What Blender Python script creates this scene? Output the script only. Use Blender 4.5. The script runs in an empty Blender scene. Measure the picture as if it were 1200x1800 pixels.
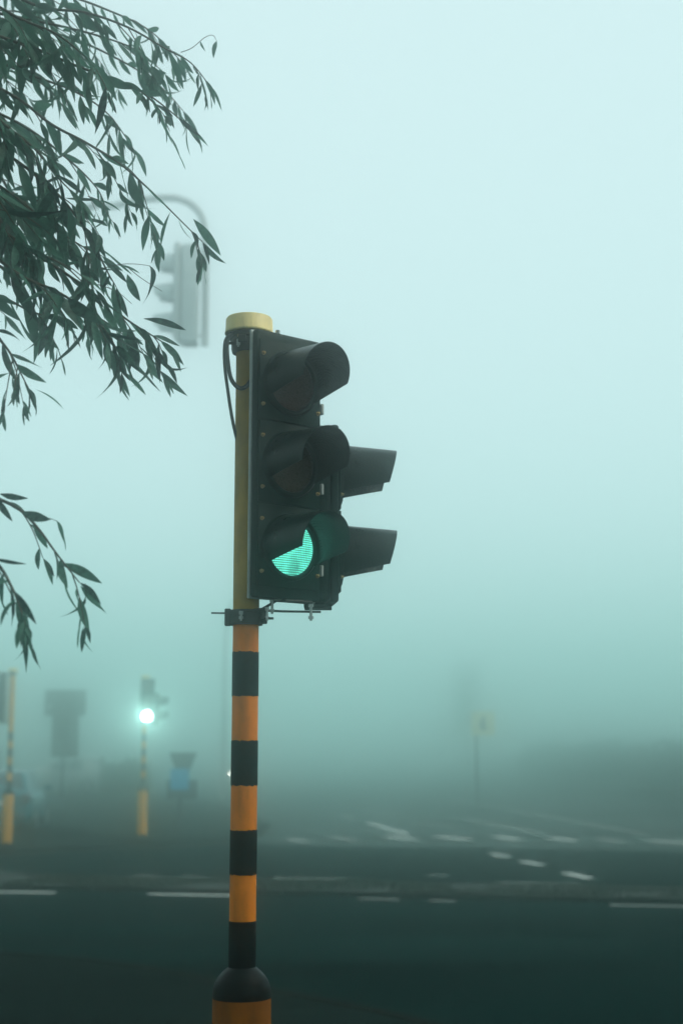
import bpy, bmesh, math, random
from mathutils import Vector, Matrix, noise

R = math.radians
SC = bpy.context.scene
COL = SC.collection

# ------------------------------------------------------------------ camera
CAM_H, PITCH, FPX = 1.92, R(9.51), 2500.0
cam_d = bpy.data.cameras.new('camera')
cam_d.sensor_fit = 'VERTICAL'; cam_d.sensor_height = 36.0; cam_d.lens = 50.0
cam_d.clip_start = 0.05; cam_d.clip_end = 1000.0
cam_d.dof.use_dof = True; cam_d.dof.focus_distance = 4.95; cam_d.dof.aperture_fstop = 2.0
cam = bpy.data.objects.new('camera', cam_d); COL.objects.link(cam)
cam.location = (0, 0, CAM_H); cam.rotation_euler = (R(90) + PITCH, 0, 0)
SC.camera = cam

# ------------------------------------------------------------------ sky: even overcast over a Nishita base
SUN_EL, SUN_AZ = R(42), R(98)          # sun hidden behind cloud, up on the right
world = bpy.data.worlds.new('World'); SC.world = world
world.use_nodes = True
wn = world.node_tree; wn.nodes.clear()
sky = wn.nodes.new('ShaderNodeTexSky'); sky.sky_type = 'NISHITA'; sky.sun_disc = False
sky.sun_elevation = SUN_EL; sky.sun_rotation = SUN_AZ
mixc = wn.nodes.new('ShaderNodeMix'); mixc.data_type = 'RGBA'
mixc.inputs['Factor'].default_value = 0.93
mixc.inputs['B'].default_value = (7.8, 9.75, 9.95, 1)     # the even cloud layer
wn.links.new(sky.outputs['Color'], mixc.inputs['A'])
bg = wn.nodes.new('ShaderNodeBackground'); bg.inputs['Strength'].default_value = 0.1
wo = wn.nodes.new('ShaderNodeOutputWorld')
wn.links.new(mixc.outputs['Result'], bg.inputs['Color'])
wn.links.new(bg.outputs['Background'], wo.inputs['Surface'])

sun_d = bpy.data.lights.new('sun', 'SUN'); sun_d.energy = 1.5; sun_d.angle = R(25); sun_d.color = (1.0, 0.92, 0.78)
sun = bpy.data.objects.new('sun', sun_d); COL.objects.link(sun)
sdir = Vector((math.sin(SUN_AZ) * math.cos(SUN_EL), math.cos(SUN_AZ) * math.cos(SUN_EL), math.sin(SUN_EL)))
sun.rotation_euler = sdir.to_track_quat('Z', 'Y').to_euler()
sun.location = (20, 20, 30)

SC.view_settings.view_transform = 'Standard'
SC.view_settings.look = 'None'
SC.view_settings.exposure = 0.0
SC.view_settings.gamma = 1.0
SC.view_settings.use_curve_mapping = False
cy = SC.cycles
cy.use_denoising = True
try:
    cy.denoiser = 'OPENIMAGEDENOISE'
except Exception:
    pass
cy.max_bounces = 14; cy.diffuse_bounces = 3; cy.glossy_bounces = 3
cy.transmission_bounces = 4; cy.volume_bounces = 12; cy.transparent_max_bounces = 8
cy.sample_clamp_indirect = 8.0

HAZE_DENSITY, HAZE_ANISO = 0.039, 0.976

# ------------------------------------------------------------------ helpers
def ray(px, py):
    dx, dy = (px - 600) / FPX, (900 - py) / FPX
    c, s = math.cos(PITCH), math.sin(PITCH)
    return Vector((dx, c - dy * s, s + dy * c))
def at(px, py, Y):
    d = ray(px, py); return Vector((0, 0, CAM_H)) + d * (Y / d.y)
def gnd(px, py, z=0.0):
    d = ray(px, py); return Vector((0, 0, CAM_H)) + d * ((z - CAM_H) / d.z)
def proj(p):
    c, s = math.cos(PITCH), math.sin(PITCH)
    q = p - Vector((0, 0, CAM_H))
    f = q.y * c + q.z * s; u = -q.y * s + q.z * c
    if f < 0.05: return None
    return (600 + FPX * q.x / f, 900 - FPX * u / f, f)

def link(o, parent=None):
    COL.objects.link(o)
    if parent is not None: o.parent = parent
    return o
def empty(name, loc=(0, 0, 0), rz=0.0, label=None, cat=None, group=None):
    o = bpy.data.objects.new(name, None); o.empty_display_size = 0.2
    o.location = loc; o.rotation_euler = (0, 0, rz)
    COL.objects.link(o); tag(o, label, cat, group); return o
def tag(o, label=None, cat=None, group=None, kind=None):
    if label: o['label'] = label
    if cat: o['category'] = cat
    if group: o['group'] = group
    if kind: o['kind'] = kind
    return o
def obj(name, bm, mat, parent=None, smooth=None, loc=None, rot=None):
    me = bpy.data.meshes.new(name)
    bm.normal_update(); bm.to_mesh(me); bm.free()
    if smooth is not None:
        for p in me.polygons: p.use_smooth = True
        if smooth < 180:
            me.set_sharp_from_angle(angle=R(smooth))
    if mat: me.materials.append(mat)
    o = bpy.data.objects.new(name, me); link(o, parent)
    if loc is not None: o.location = loc
    if rot is not None: o.rotation_euler = rot
    return o
def inst(name, me, parent, loc=(0, 0, 0), rot=(0, 0, 0), scale=(1, 1, 1)):
    o = bpy.data.objects.new(name, me); link(o, parent)
    o.location = loc; o.rotation_euler = rot; o.scale = scale; return o

def add_box(bm, cx, cy_, cz, sx, sy, sz, bev=0.0, seg=2, rz=0.0):
    r = bmesh.ops.create_cube(bm, size=1.0)
    vs = r['verts']
    M = Matrix.Translation((cx, cy_, cz)) @ Matrix.Rotation(rz, 4, 'Z') @ Matrix.Diagonal((sx, sy, sz, 1))
    bmesh.ops.transform(bm, matrix=M, verts=vs)
    if bev > 0:
        es = list({e for v in vs for e in v.link_edges})
        bmesh.ops.bevel(bm, geom=es, offset=bev, segments=seg, affect='EDGES', profile=0.5)
def add_lathe(bm, prof, n=32, M=None, cap0=True, cap1=True):
    """prof: (radius, z) from bottom to top, about z"""
    rings = []
    for r, z in prof:
        ring = []
        for k in range(n):
            a = 2 * math.pi * k / n
            v = Vector((r * math.cos(a), r * math.sin(a), z))
            ring.append(bm.verts.new(M @ v if M else v))
        rings.append(ring)
    for a, b in zip(rings, rings[1:]):
        for k in range(n):
            bm.faces.new((a[k], a[(k + 1) % n], b[(k + 1) % n], b[k]))
    if cap0: bm.faces.new(list(reversed(rings[0])))
    if cap1: bm.faces.new(rings[-1])
def add_tube(bm, pts, rad, n=8, caps=True):
    pts = [Vector(p) for p in pts]
    rads = rad if isinstance(rad, (list, tuple)) else [rad] * len(pts)
    t0 = (pts[1] - pts[0]).normalized()
    up = Vector((0, 0, 1)) if abs(t0.z) < 0.9 else Vector((1, 0, 0))
    nrm = t0.cross(up).normalized()
    rings = []
    for i, p in enumerate(pts):
        t = (pts[min(i + 1, len(pts) - 1)] - pts[max(i - 1, 0)]).normalized()
        nrm = (nrm - t * nrm.dot(t)).normalized(); b = t.cross(nrm)
        rings.append([bm.verts.new(p + (nrm * math.cos(2 * math.pi * k / n) + b * math.sin(2 * math.pi * k / n)) * rads[i]) for k in range(n)])
    for a, b in zip(rings, rings[1:]):
        for k in range(n):
            bm.faces.new((a[k], b[k], b[(k + 1) % n], a[(k + 1) % n]))
    if caps:
        bm.faces.new(rings[0]); bm.faces.new(list(reversed(rings[-1])))
def spline(pts, sub=6):
    pts = [Vector(p) for p in pts]
    out = []
    for i in range(len(pts) - 1):
        p0, p1, p2, p3 = pts[max(i - 1, 0)], pts[i], pts[i + 1], pts[min(i + 2, len(pts) - 1)]
        for k in range(sub):
            t = k / sub
            out.append(0.5 * ((2 * p1) + (p2 - p0) * t + (2 * p0 - 5 * p1 + 4 * p2 - p3) * t * t + (3 * p1 - p0 - 3 * p2 + p3) * t ** 3))
    out.append(pts[-1]); return out
def add_prism(bm, poly, y0, y1):
    """poly of (x,z) extruded along y"""
    a = [bm.verts.new((x, y0, z)) for x, z in poly]; b = [bm.verts.new((x, y1, z)) for x, z in poly]
    n = len(poly)
    bm.faces.new(a); bm.faces.new(list(reversed(b)))
    for k in range(n): bm.faces.new((a[k], b[k], b[(k + 1) % n], a[(k + 1) % n]))
    bmesh.ops.recalc_face_normals(bm, faces=bm.faces)
def add_slab(bm, poly, z0, z1):
    """poly of (x,y) extruded along z"""
    a = [bm.verts.new((p[0], p[1], z0)) for p in poly]; b = [bm.verts.new((p[0], p[1], z1)) for p in poly]
    n = len(poly)
    bm.faces.new(list(reversed(a))); bm.faces.new(b)
    for k in range(n): bm.faces.new((a[k], a[(k + 1) % n], b[(k + 1) % n], b[k]))
    bmesh.ops.recalc_face_normals(bm, faces=bm.faces)

# ------------------------------------------------------------------ materials
def mat(name, col, rough=0.5, var=0.25, scale=6.0, metal=0.0, bump=0.0, bscale=40.0, spec=0.5, dirt=None, dirt_amt=0.4, dirt_scale=3.0, rvar=0.15, coat=0.0, chips=None):
    m = bpy.data.materials.new(name); m.use_nodes = True
    nt = m.node_tree; b = nt.nodes['Principled BSDF']
    tc = nt.nodes.new('ShaderNodeTexCoord')
    nz = nt.nodes.new('ShaderNodeTexNoise'); nz.inputs['Scale'].default_value = scale; nz.inputs['Detail'].default_value = 6
    nz.inputs['Roughness'].default_value = 0.65
    nt.links.new(tc.outputs['Object'], nz.inputs['Vector'])
    mr = nt.nodes.new('ShaderNodeMapRange'); mr.inputs['From Min'].default_value = 0.3; mr.inputs['From Max'].default_value = 0.7
    mr.inputs['To Min'].default_value = 1 - var; mr.inputs['To Max'].default_value = 1 + var
    nt.links.new(nz.outputs['Fac'], mr.inputs['Value'])
    mul = nt.nodes.new('ShaderNodeVectorMath'); mul.operation = 'SCALE'
    mul.inputs[0].default_value = col[:3]
    nt.links.new(mr.outputs['Result'], mul.inputs['Scale'])
    last = mul.outputs['Vector']
    if dirt:
        n2 = nt.nodes.new('ShaderNodeTexNoise'); n2.inputs['Scale'].default_value = dirt_scale; n2.inputs['Detail'].default_value = 8
        n2.inputs['Roughness'].default_value = 0.7
        mp = nt.nodes.new('ShaderNodeMapping'); mp.inputs['Scale'].default_value = (3, 3, 0.6); mp.inputs['Location'].default_value = (3.1, 1.7, 0.4)
        nt.links.new(tc.outputs['Object'], mp.inputs['Vector']); nt.links.new(mp.outputs['Vector'], n2.inputs['Vector'])
        r2 = nt.nodes.new('ShaderNodeMapRange'); r2.inputs['From Min'].default_value = 0.48; r2.inputs['From Max'].default_value = 0.72
        r2.inputs['To Max'].default_value = dirt_amt
        nt.links.new(n2.outputs['Fac'], r2.inputs['Value'])
        mx = nt.nodes.new('ShaderNodeMix'); mx.data_type = 'RGBA'
        nt.links.new(r2.outputs['Result'], mx.inputs['Factor']); nt.links.new(last, mx.inputs['A'])
        mx.inputs['B'].default_value = (*dirt, 1); last = mx.outputs['Result']
    if chips:
        n3 = nt.nodes.new('ShaderNodeTexNoise'); n3.inputs['Scale'].default_value = 26; n3.inputs['Detail'].default_value = 7; n3.inputs['Roughness'].default_value = 0.75
        nt.links.new(tc.outputs['Object'], n3.inputs['Vector'])
        r3 = nt.nodes.new('ShaderNodeMapRange'); r3.inputs['From Min'].default_value = 0.665; r3.inputs['From Max'].default_value = 0.69
        r3.inputs['To Max'].default_value = 0.75; nt.links.new(n3.outputs['Fac'], r3.inputs['Value'])
        m3 = nt.nodes.new('ShaderNodeMix'); m3.data_type = 'RGBA'; nt.links.new(r3.outputs['Result'], m3.inputs['Factor'])
        nt.links.new(last, m3.inputs['A']); m3.inputs['B'].default_value = (*chips, 1); last = m3.outputs['Result']
        n4 = nt.nodes.new('ShaderNodeTexNoise'); n4.inputs['Scale'].default_value = 5; n4.inputs['Detail'].default_value = 6
        mp4 = nt.nodes.new('ShaderNodeMapping'); mp4.inputs['Scale'].default_value = (4, 4, 1.1); nt.links.new(tc.outputs['Object'], mp4.inputs['Vector']); nt.links.new(mp4.outputs['Vector'], n4.inputs['Vector'])
        r4 = nt.nodes.new('ShaderNodeMapRange'); r4.inputs['From Min'].default_value = 0.4; r4.inputs['From Max'].default_value = 0.7
        r4.inputs['To Min'].default_value = 1.1; r4.inputs['To Max'].default_value = 0.8; nt.links.new(n4.outputs['Fac'], r4.inputs['Value'])
        s4 = nt.nodes.new('ShaderNodeVectorMath'); s4.operation = 'SCALE'; nt.links.new(last, s4.inputs[0]); nt.links.new(r4.outputs['Result'], s4.inputs['Scale']); last = s4.outputs['Vector']
    nt.links.new(last, b.inputs['Base Color'])
    rr = nt.nodes.new('ShaderNodeMapRange'); rr.inputs['From Min'].default_value = 0.3; rr.inputs['From Max'].default_value = 0.7
    rr.inputs['To Min'].default_value = max(0.03, rough - rvar); rr.inputs['To Max'].default_value = min(1, rough + rvar)
    nt.links.new(nz.outputs['Fac'], rr.inputs['Value']); nt.links.new(rr.outputs['Result'], b.inputs['Roughness'])
    b.inputs['Metallic'].default_value = metal
    b.inputs['Specular IOR Level'].default_value = spec
    b.inputs['Coat Weight'].default_value = coat
    if bump > 0:
        nb = nt.nodes.new('ShaderNodeTexNoise'); nb.inputs['Scale'].default_value = bscale; nb.inputs['Detail'].default_value = 5
        nt.links.new(tc.outputs['Object'], nb.inputs['Vector'])
        bu = nt.nodes.new('ShaderNodeBump'); bu.inputs['Strength'].default_value = bump; bu.inputs['Distance'].default_value = 0.01
        nt.links.new(nb.outputs['Fac'], bu.inputs['Height']); nt.links.new(bu.outputs['Normal'], b.inputs['Normal'])
    return m
def emit_mat(name, col, strength, ribs=True):
    m = bpy.data.materials.new(name); m.use_nodes = True
    nt = m.node_tree; b = nt.nodes['Principled BSDF']
    b.inputs['Base Color'].default_value = (0.02, 0.12, 0.08, 1); b.inputs['Roughness'].default_value = 0.25
    b.inputs['Emission Color'].default_value = (*col, 1)
    if ribs:
        # prismatic lens: fine rows of little cells, brighter ahead of the reflector
        tc = nt.nodes.new('ShaderNodeTexCoord'); sx = nt.nodes.new('ShaderNodeSeparateXYZ')
        nt.links.new(tc.outputs['Object'], sx.inputs['Vector'])
        def wave(sock, k, lo, hi):
            a = nt.nodes.new('ShaderNodeMath'); a.operation = 'MULTIPLY'; a.inputs[1].default_value = k; nt.links.new(sock, a.inputs[0])
            s = nt.nodes.new('ShaderNodeMath'); s.operation = 'SINE'; nt.links.new(a.outputs[0], s.inputs[0])
            r = nt.nodes.new('ShaderNodeMapRange'); r.inputs['From Min'].default_value = -1; r.inputs['From Max'].default_value = 1
            r.inputs['To Min'].default_value = lo; r.inputs['To Max'].default_value = hi
            nt.links.new(s.outputs[0], r.inputs['Value']); return r.outputs['Result']
        w1 = wave(sx.outputs['Z'], 2 * math.pi / 0.0078, 0.25, 1.4); w2 = wave(sx.outputs['X'], 2 * math.pi / 0.0078, 0.65, 1.3)
        mm = nt.nodes.new('ShaderNodeMath'); mm.operation = 'MULTIPLY'; nt.links.new(w1, mm.inputs[0]); nt.links.new(w2, mm.inputs[1])
        nz = nt.nodes.new('ShaderNodeTexNoise'); nz.inputs['Scale'].default_value = 14
        nt.links.new(tc.outputs['Object'], nz.inputs['Vector'])
        nr = nt.nodes.new('ShaderNodeMapRange'); nr.inputs['From Min'].default_value = 0.3; nr.inputs['From Max'].default_value = 0.7
        nr.inputs['To Min'].default_value = 0.6; nr.inputs['To Max'].default_value = 1.7; nt.links.new(nz.outputs['Fac'], nr.inputs['Value'])
        m2 = nt.nodes.new('ShaderNodeMath'); m2.operation = 'MULTIPLY'; nt.links.new(mm.outputs[0], m2.inputs[0]); nt.links.new(nr.outputs['Result'], m2.inputs[1])
        m3 = nt.nodes.new('ShaderNodeMath'); m3.operation = 'MULTIPLY'; m3.inputs[1].default_value = strength; nt.links.new(m2.outputs[0], m3.inputs[0])
        nt.links.new(m3.outputs[0], b.inputs['Emission Strength'])
    else:
        b.inputs['Emission Strength'].default_value = strength
    return m
def leaf_mat(name, c1, c2, transl=0.35):
    m = bpy.data.materials.new(name); m.use_nodes = True
    nt = m.node_tree; b = nt.nodes['Principled BSDF']; out = nt.nodes['Material Output']
    oi = nt.nodes.new('ShaderNodeObjectInfo'); tc = nt.nodes.new('ShaderNodeTexCoord')
    nz = nt.nodes.new('ShaderNodeTexNoise'); nz.inputs['Scale'].default_value = 9; nz.inputs['Detail'].default_value = 4
    nt.links.new(tc.outputs['Object'], nz.inputs['Vector'])
    ad = nt.nodes.new('ShaderNodeMath'); ad.operation = 'ADD'; ad.use_clamp = True
    nm = nt.nodes.new('ShaderNodeMapRange'); nm.inputs['From Min'].default_value = 0.3; nm.inputs['From Max'].default_value = 0.7
    nm.inputs['To Min'].default_value = -0.25; nm.inputs['To Max'].default_value = 0.35; nt.links.new(nz.outputs['Fac'], nm.inputs['Value'])
    nt.links.new(oi.outputs['Random'], ad.inputs[0]); nt.links.new(nm.outputs['Result'], ad.inputs[1])
    mx = nt.nodes.new('ShaderNodeMix'); mx.data_type = 'RGBA'
    mx.inputs['A'].default_value = (*c1, 1); mx.inputs['B'].default_value = (*c2, 1); nt.links.new(ad.outputs[0], mx.inputs['Factor'])
    nt.links.new(mx.outputs['Result'], b.inputs['Base Color'])
    b.inputs['Roughness'].default_value = 0.5; b.inputs['Specular IOR Level'].default_value = 0.2
    tr = nt.nodes.new('ShaderNodeBsdfTranslucent'); nt.links.new(mx.outputs['Result'], tr.inputs['Color'])
    ms = nt.nodes.new('ShaderNodeMixShader'); ms.inputs[0].default_value = transl
    nt.links.new(b.outputs[0], ms.inputs[1]); nt.links.new(tr.outputs[0], ms.inputs[2]); nt.links.new(ms.outputs[0], out.inputs['Surface'])
    return m
def asphalt_mat(name, col, rough, damp=0.35, cracks=True):
    m = bpy.data.materials.new(name); m.use_nodes = True
    nt = m.node_tree; b = nt.nodes['Principled BSDF']; L = nt.links.new
    tc = nt.nodes.new('ShaderNodeTexCoord')
    big = nt.nodes.new('ShaderNodeTexNoise'); big.inputs['Scale'].default_value = 0.35; big.inputs['Detail'].default_value = 8; big.inputs['Roughness'].default_value = 0.6
    mp = nt.nodes.new('ShaderNodeMapping'); mp.inputs['Scale'].default_value = (0.35, 1.6, 1); mp.inputs['Rotation'].default_value = (0, 0, R(11))
    L(tc.outputs['Object'], mp.inputs['Vector']); L(mp.outputs['Vector'], big.inputs['Vector'])
    fine = nt.nodes.new('ShaderNodeTexNoise'); fine.inputs['Scale'].default_value = 90; fine.inputs['Detail'].default_value = 3
    L(tc.outputs['Object'], fine.inputs['Vector'])
    r1 = nt.nodes.new('ShaderNodeMapRange'); r1.inputs['From Min'].default_value = 0.3; r1.inputs['From Max'].default_value = 0.7
    r1.inputs['To Min'].default_value = 0.45; r1.inputs['To Max'].default_value = 1.7; L(big.outputs['Fac'], r1.inputs['Value'])
    r2 = nt.nodes.new('ShaderNodeMapRange'); r2.inputs['From Min'].default_value = 0.3; r2.inputs['From Max'].default_value = 0.7
    r2.inputs['To Min'].default_value = 0.6; r2.inputs['To Max'].default_value = 1.4; L(fine.outputs['Fac'], r2.inputs['Value'])
    mm = nt.nodes.new('ShaderNodeMath'); mm.operation = 'MULTIPLY'; L(r1.outputs['Result'], mm.inputs[0]); L(r2.outputs['Result'], mm.inputs[1])
    sc = nt.nodes.new('ShaderNodeVectorMath'); sc.operation = 'SCALE'; sc.inputs[0].default_value = col; L(mm.outputs[0], sc.inputs['Scale'])
    L(sc.outputs['Vector'], b.inputs['Base Color'])
    rr = nt.nodes.new('ShaderNodeMapRange'); rr.inputs['From Min'].default_value = 0.35; rr.inputs['From Max'].default_value = 0.65
    rr.inputs['To Min'].default_value = rough + damp * 0.3; rr.inputs['To Max'].default_value = rough - damp * 0.5
    L(big.outputs['Fac'], rr.inputs['Value']); L(rr.outputs['Result'], b.inputs['Roughness'])
    b.inputs['Specular IOR Level'].default_value = 0.0
    bu = nt.nodes.new('ShaderNodeBump'); bu.inputs['Strength'].default_value = 0.5; bu.inputs['Distance'].default_value = 0.006
    L(fine.outputs['Fac'], bu.inputs['Height']); L(bu.outputs['Normal'], b.inputs['Normal'])
    return m

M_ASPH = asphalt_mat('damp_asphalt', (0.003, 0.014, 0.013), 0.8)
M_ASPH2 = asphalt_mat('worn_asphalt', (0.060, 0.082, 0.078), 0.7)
M_PAVE = asphalt_mat('dark_pavement', (0.006, 0.012, 0.011), 0.9, damp=0.15)
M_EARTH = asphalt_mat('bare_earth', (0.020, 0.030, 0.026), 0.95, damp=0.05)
M_KERB = mat('kerb_concrete', (0.011, 0.012, 0.010), 0.9, spec=0.0, var=0.35, scale=5, bump=0.4)
M_LINE = mat('road_paint', (0.72, 0.72, 0.68), 0.6, var=0.2, scale=9, dirt=(0.12, 0.12, 0.11), dirt_amt=0.55, dirt_scale=7)
M_LINE_WORN = mat('worn_road_paint', (0.34, 0.34, 0.32), 0.7, var=0.3, scale=9, dirt=(0.05, 0.05, 0.05), dirt_amt=0.8, dirt_scale=6)
M_YEL = mat('orange_yellow_paint', (0.96, 0.25, 0.010), 0.55, chips=(0.10, 0.05, 0.02), var=0.12, scale=7, spec=0.25, dirt=(0.22, 0.12, 0.02), dirt_amt=0.35, dirt_scale=2.2, bump=0.12, bscale=60)
M_YEL2 = mat('yellow_paint', (0.88, 0.38, 0.03), 0.55, var=0.12, scale=7, spec=0.25, dirt=(0.2, 0.14, 0.03), dirt_amt=0.35, dirt_scale=2.2)
M_OLIVE = mat('faded_olive_yellow_paint', (0.52, 0.30, 0.04), 0.6, chips=(0.08, 0.05, 0.02), var=0.15, scale=6, spec=0.2, dirt=(0.12, 0.09, 0.02), dirt_amt=0.5, dirt_scale=2.0, bump=0.1, bscale=60)
M_SKIRT = mat('shade_darkened_orange', (0.32, 0.095, 0.008), 0.7, var=0.2, scale=7, spec=0.15, chips=(0.05, 0.03, 0.02), dirt=(0.10, 0.05, 0.02), dirt_amt=0.7, dirt_scale=2.5)  # orange darkened so the colour carries the shade on the pole's skirt
M_CREAM = mat('faded_cream_yellow_cap', (0.98, 0.76, 0.33), 0.6, chips=(0.30, 0.18, 0.06), var=0.12, scale=8, dirt=(0.18, 0.14, 0.05), dirt_amt=0.5, dirt_scale=4, bump=0.1)
M_BLKP = mat('black_band_paint', (0.002, 0.005, 0.0055), 0.5, spec=0.14, chips=(0.05, 0.03, 0.008), var=0.3, scale=6, bump=0.12, bscale=60)
M_HEAD = mat('signal_black_plastic', (0.002, 0.018, 0.0155), 0.5, spec=0.12, var=0.3, scale=8, bump=0.12, bscale=120, dirt=(0.03, 0.045, 0.042), dirt_amt=0.35, dirt_scale=4)
M_VISOR = mat('visor_black_plastic', (0.002, 0.010, 0.009), 0.36, spec=0.22, var=0.3, scale=7, bump=0.1, bscale=90, dirt=(0.03, 0.045, 0.042), dirt_amt=0.35, dirt_scale=5)
M_GREYHEAD = mat('fog_paled_signal_grey', (0.45, 0.50, 0.49), 0.6, var=0.1, scale=4)  # pale grey puts the fog's lightening into the signal colour
M_VISOR_IN = mat('glossy_visor_lining', (0.002, 0.008, 0.008), 0.13, var=0.2, scale=7, spec=0.28, rvar=0.04)
M_RIM = mat('weathered_grey_rim', (0.52, 0.55, 0.53), 0.55, var=0.2, scale=14, dirt=(0.08, 0.09, 0.08), dirt_amt=0.5)
M_STEEL = mat('galvanised_steel', (0.42, 0.44, 0.43), 0.45, var=0.2, scale=30, metal=0.7, bump=0.1)
M_BRASS = mat('brass_screw', (0.42, 0.30, 0.14), 0.4, var=0.2, scale=60, metal=0.8)
M_IRON = mat('black_clamp_iron', (0.012, 0.014, 0.014), 0.5, var=0.3, scale=30, bump=0.2)
M_CABLE = mat('black_cable', (0.012, 0.014, 0.014), 0.45, var=0.2, scale=20)
M_REDL = mat('unlit_red_lens', (0.09, 0.032, 0.024), 0.3, var=0.18, scale=190, bump=0.15, bscale=260)
M_AMBL = mat('unlit_amber_lens', (0.08, 0.040, 0.022), 0.3, var=0.18, scale=190, bump=0.15, bscale=260)
M_GRNL = mat('unlit_green_lens', (0.010, 0.030, 0.024), 0.3, var=0.18, scale=190, bump=0.15, bscale=260)
M_GRN_ON = emit_mat('lit_green_lens', (0.13, 0.80, 0.60), 1.0)
M_GRN_FAR = emit_mat('lit_green_lens_head_on', (0.55, 1.0, 0.90), 55.0, ribs=False)
M_SIGNBACK = mat('grey_sign_back', (0.09, 0.09, 0.075), 0.55, var=0.2, scale=5, metal=0.0)
M_POSTG = mat('grey_post', (0.3, 0.31, 0.3), 0.55, var=0.2, scale=6)
M_DARKPOST = mat('dark_sign_post', (0.05, 0.052, 0.05), 0.6, var=0.2, scale=6)
M_BLUE = mat('blue_sign_face', (0.06, 0.44, 0.74), 0.4, var=0.08, scale=4)
M_WARN = mat('pale_yellow_sign_face', (0.95, 0.82, 0.50), 0.45, var=0.06, scale=4)
M_DARKMARK = mat('dark_sign_mark', (0.03, 0.03, 0.03), 0.5, var=0.1)
M_WHITE = mat('plain_white', (0.85, 0.85, 0.82), 0.35, var=0.05)
M_BARK = mat('grey_brown_bark', (0.055, 0.045, 0.032), 0.85, var=0.35, scale=12, bump=0.6, bscale=30)
M_TWIG = mat('green_brown_twig', (0.045, 0.042, 0.022), 0.6, var=0.3, scale=20)
M_LEAF = leaf_mat('lance_leaf', (0.003, 0.032, 0.028), (0.085, 0.23, 0.165), 0.48)
M_HEDGE = leaf_mat('hedge_leaf', (0.020, 0.040, 0.020), (0.045, 0.070, 0.030), 0.2)
M_GRASS = leaf_mat('dry_grass', (0.010, 0.024, 0.016), (0.032, 0.044, 0.028), 0.2)
M_SOIL = mat('median_soil', (0.010, 0.017, 0.013), 0.95, var=0.4, scale=3, bump=0.8, bscale=14)
M_CARTEAL = mat('teal_blue_car_paint', (0.015, 0.15, 0.185), 0.22, var=0.05, scale=3, coat=0.6)
M_CARPALE = mat('pale_grey_car_paint', (0.50, 0.52, 0.50), 0.3, var=0.05, scale=3, coat=0.6)
M_CARDARK = mat('dark_grey_car_paint', (0.06, 0.06, 0.065), 0.3, var=0.05, scale=3, coat=0.6)
M_GLASS = mat('car_glass', (0.03, 0.04, 0.045), 0.08, var=0.1, scale=2, spec=0.9, rvar=0.02)
M_TYRE = mat('tyre_rubber', (0.015, 0.015, 0.015), 0.8, var=0.2)
M_RIMW = mat('wheel_rim', (0.45, 0.45, 0.46), 0.35, var=0.1, metal=0.8)
M_TAIL = mat('tail_lamp_red', (0.09, 0.012, 0.01), 0.2, var=0.1)
M_LAMPG = mat('head_lamp_glass', (0.6, 0.6, 0.6), 0.15, var=0.1)
M_HEADON = emit_mat('lit_head_lamp', (1.0, 0.93, 0.82), 25.0, ribs=False)

nt = M_VISOR_IN.node_tree; _b = nt.nodes['Principled BSDF']
_tc = nt.nodes.new('ShaderNodeTexCoord'); _mp = nt.nodes.new('ShaderNodeMapping'); _mp.inputs['Location'].default_value = (-0.10, 0.05, 0.05)
_wv = nt.nodes.new('ShaderNodeTexWave'); _wv.wave_type = 'RINGS'; _wv.rings_direction = 'SPHERICAL'; _wv.inputs['Scale'].default_value = 30.0; _wv.inputs['Distortion'].default_value = 1.5
_bu = nt.nodes.new('ShaderNodeBump'); _bu.inputs['Strength'].default_value = 0.45; _bu.inputs['Distance'].default_value = 0.004
nt.links.new(_tc.outputs['Object'], _mp.inputs['Vector']); nt.links.new(_mp.outputs['Vector'], _wv.inputs['Vector'])
nt.links.new(_wv.outputs['Fac'], _bu.inputs['Height']); nt.links.new(_bu.outputs['Normal'], _b.inputs['Normal'])

# ------------------------------------------------------------------ ground, roads, pavements
def plane_obj(name, poly, z, m):
    bm = bmesh.new(); vs = [bm.verts.new((p[0], p[1], z)) for p in poly]
    f = bm.faces.new(vs); f.normal_update()
    if f.normal.z < 0: f.normal_flip()
    return tag(obj(name, bm, m), kind='structure')
ground = plane_obj('ground', [(-170, -40), (170, -40), (170, 170), (-170, 170)], -0.03, M_EARTH)

_a, _b = gnd(50, 1568), gnd(1135, 1592)
KSL = (_b.y - _a.y) / (_b.x - _a.x)                      # the cross road runs slightly skew to the view
def skew(y0, x): return y0 + KSL * x
# near road: everything between my corner and the far corner
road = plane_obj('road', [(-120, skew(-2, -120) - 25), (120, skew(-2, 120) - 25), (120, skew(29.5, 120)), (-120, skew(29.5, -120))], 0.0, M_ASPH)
# road running away from the junction, heading a little to the left
side_l0, side_l1 = gnd(470, 1482), Vector((-22.0, 140, 0))
side_r0 = Vector((16.5, skew(29.6, 16.5), 0)); side_r1 = Vector((-1.0, 140, 0))
side_road = plane_obj('side_road', [(side_l0.x - 1, skew(29.4, side_l0.x - 1)), (side_r0.x, side_r0.y - .1), (side_r1.x, 140), (side_l1.x, 140)], 0.004, M_ASPH2)

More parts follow.
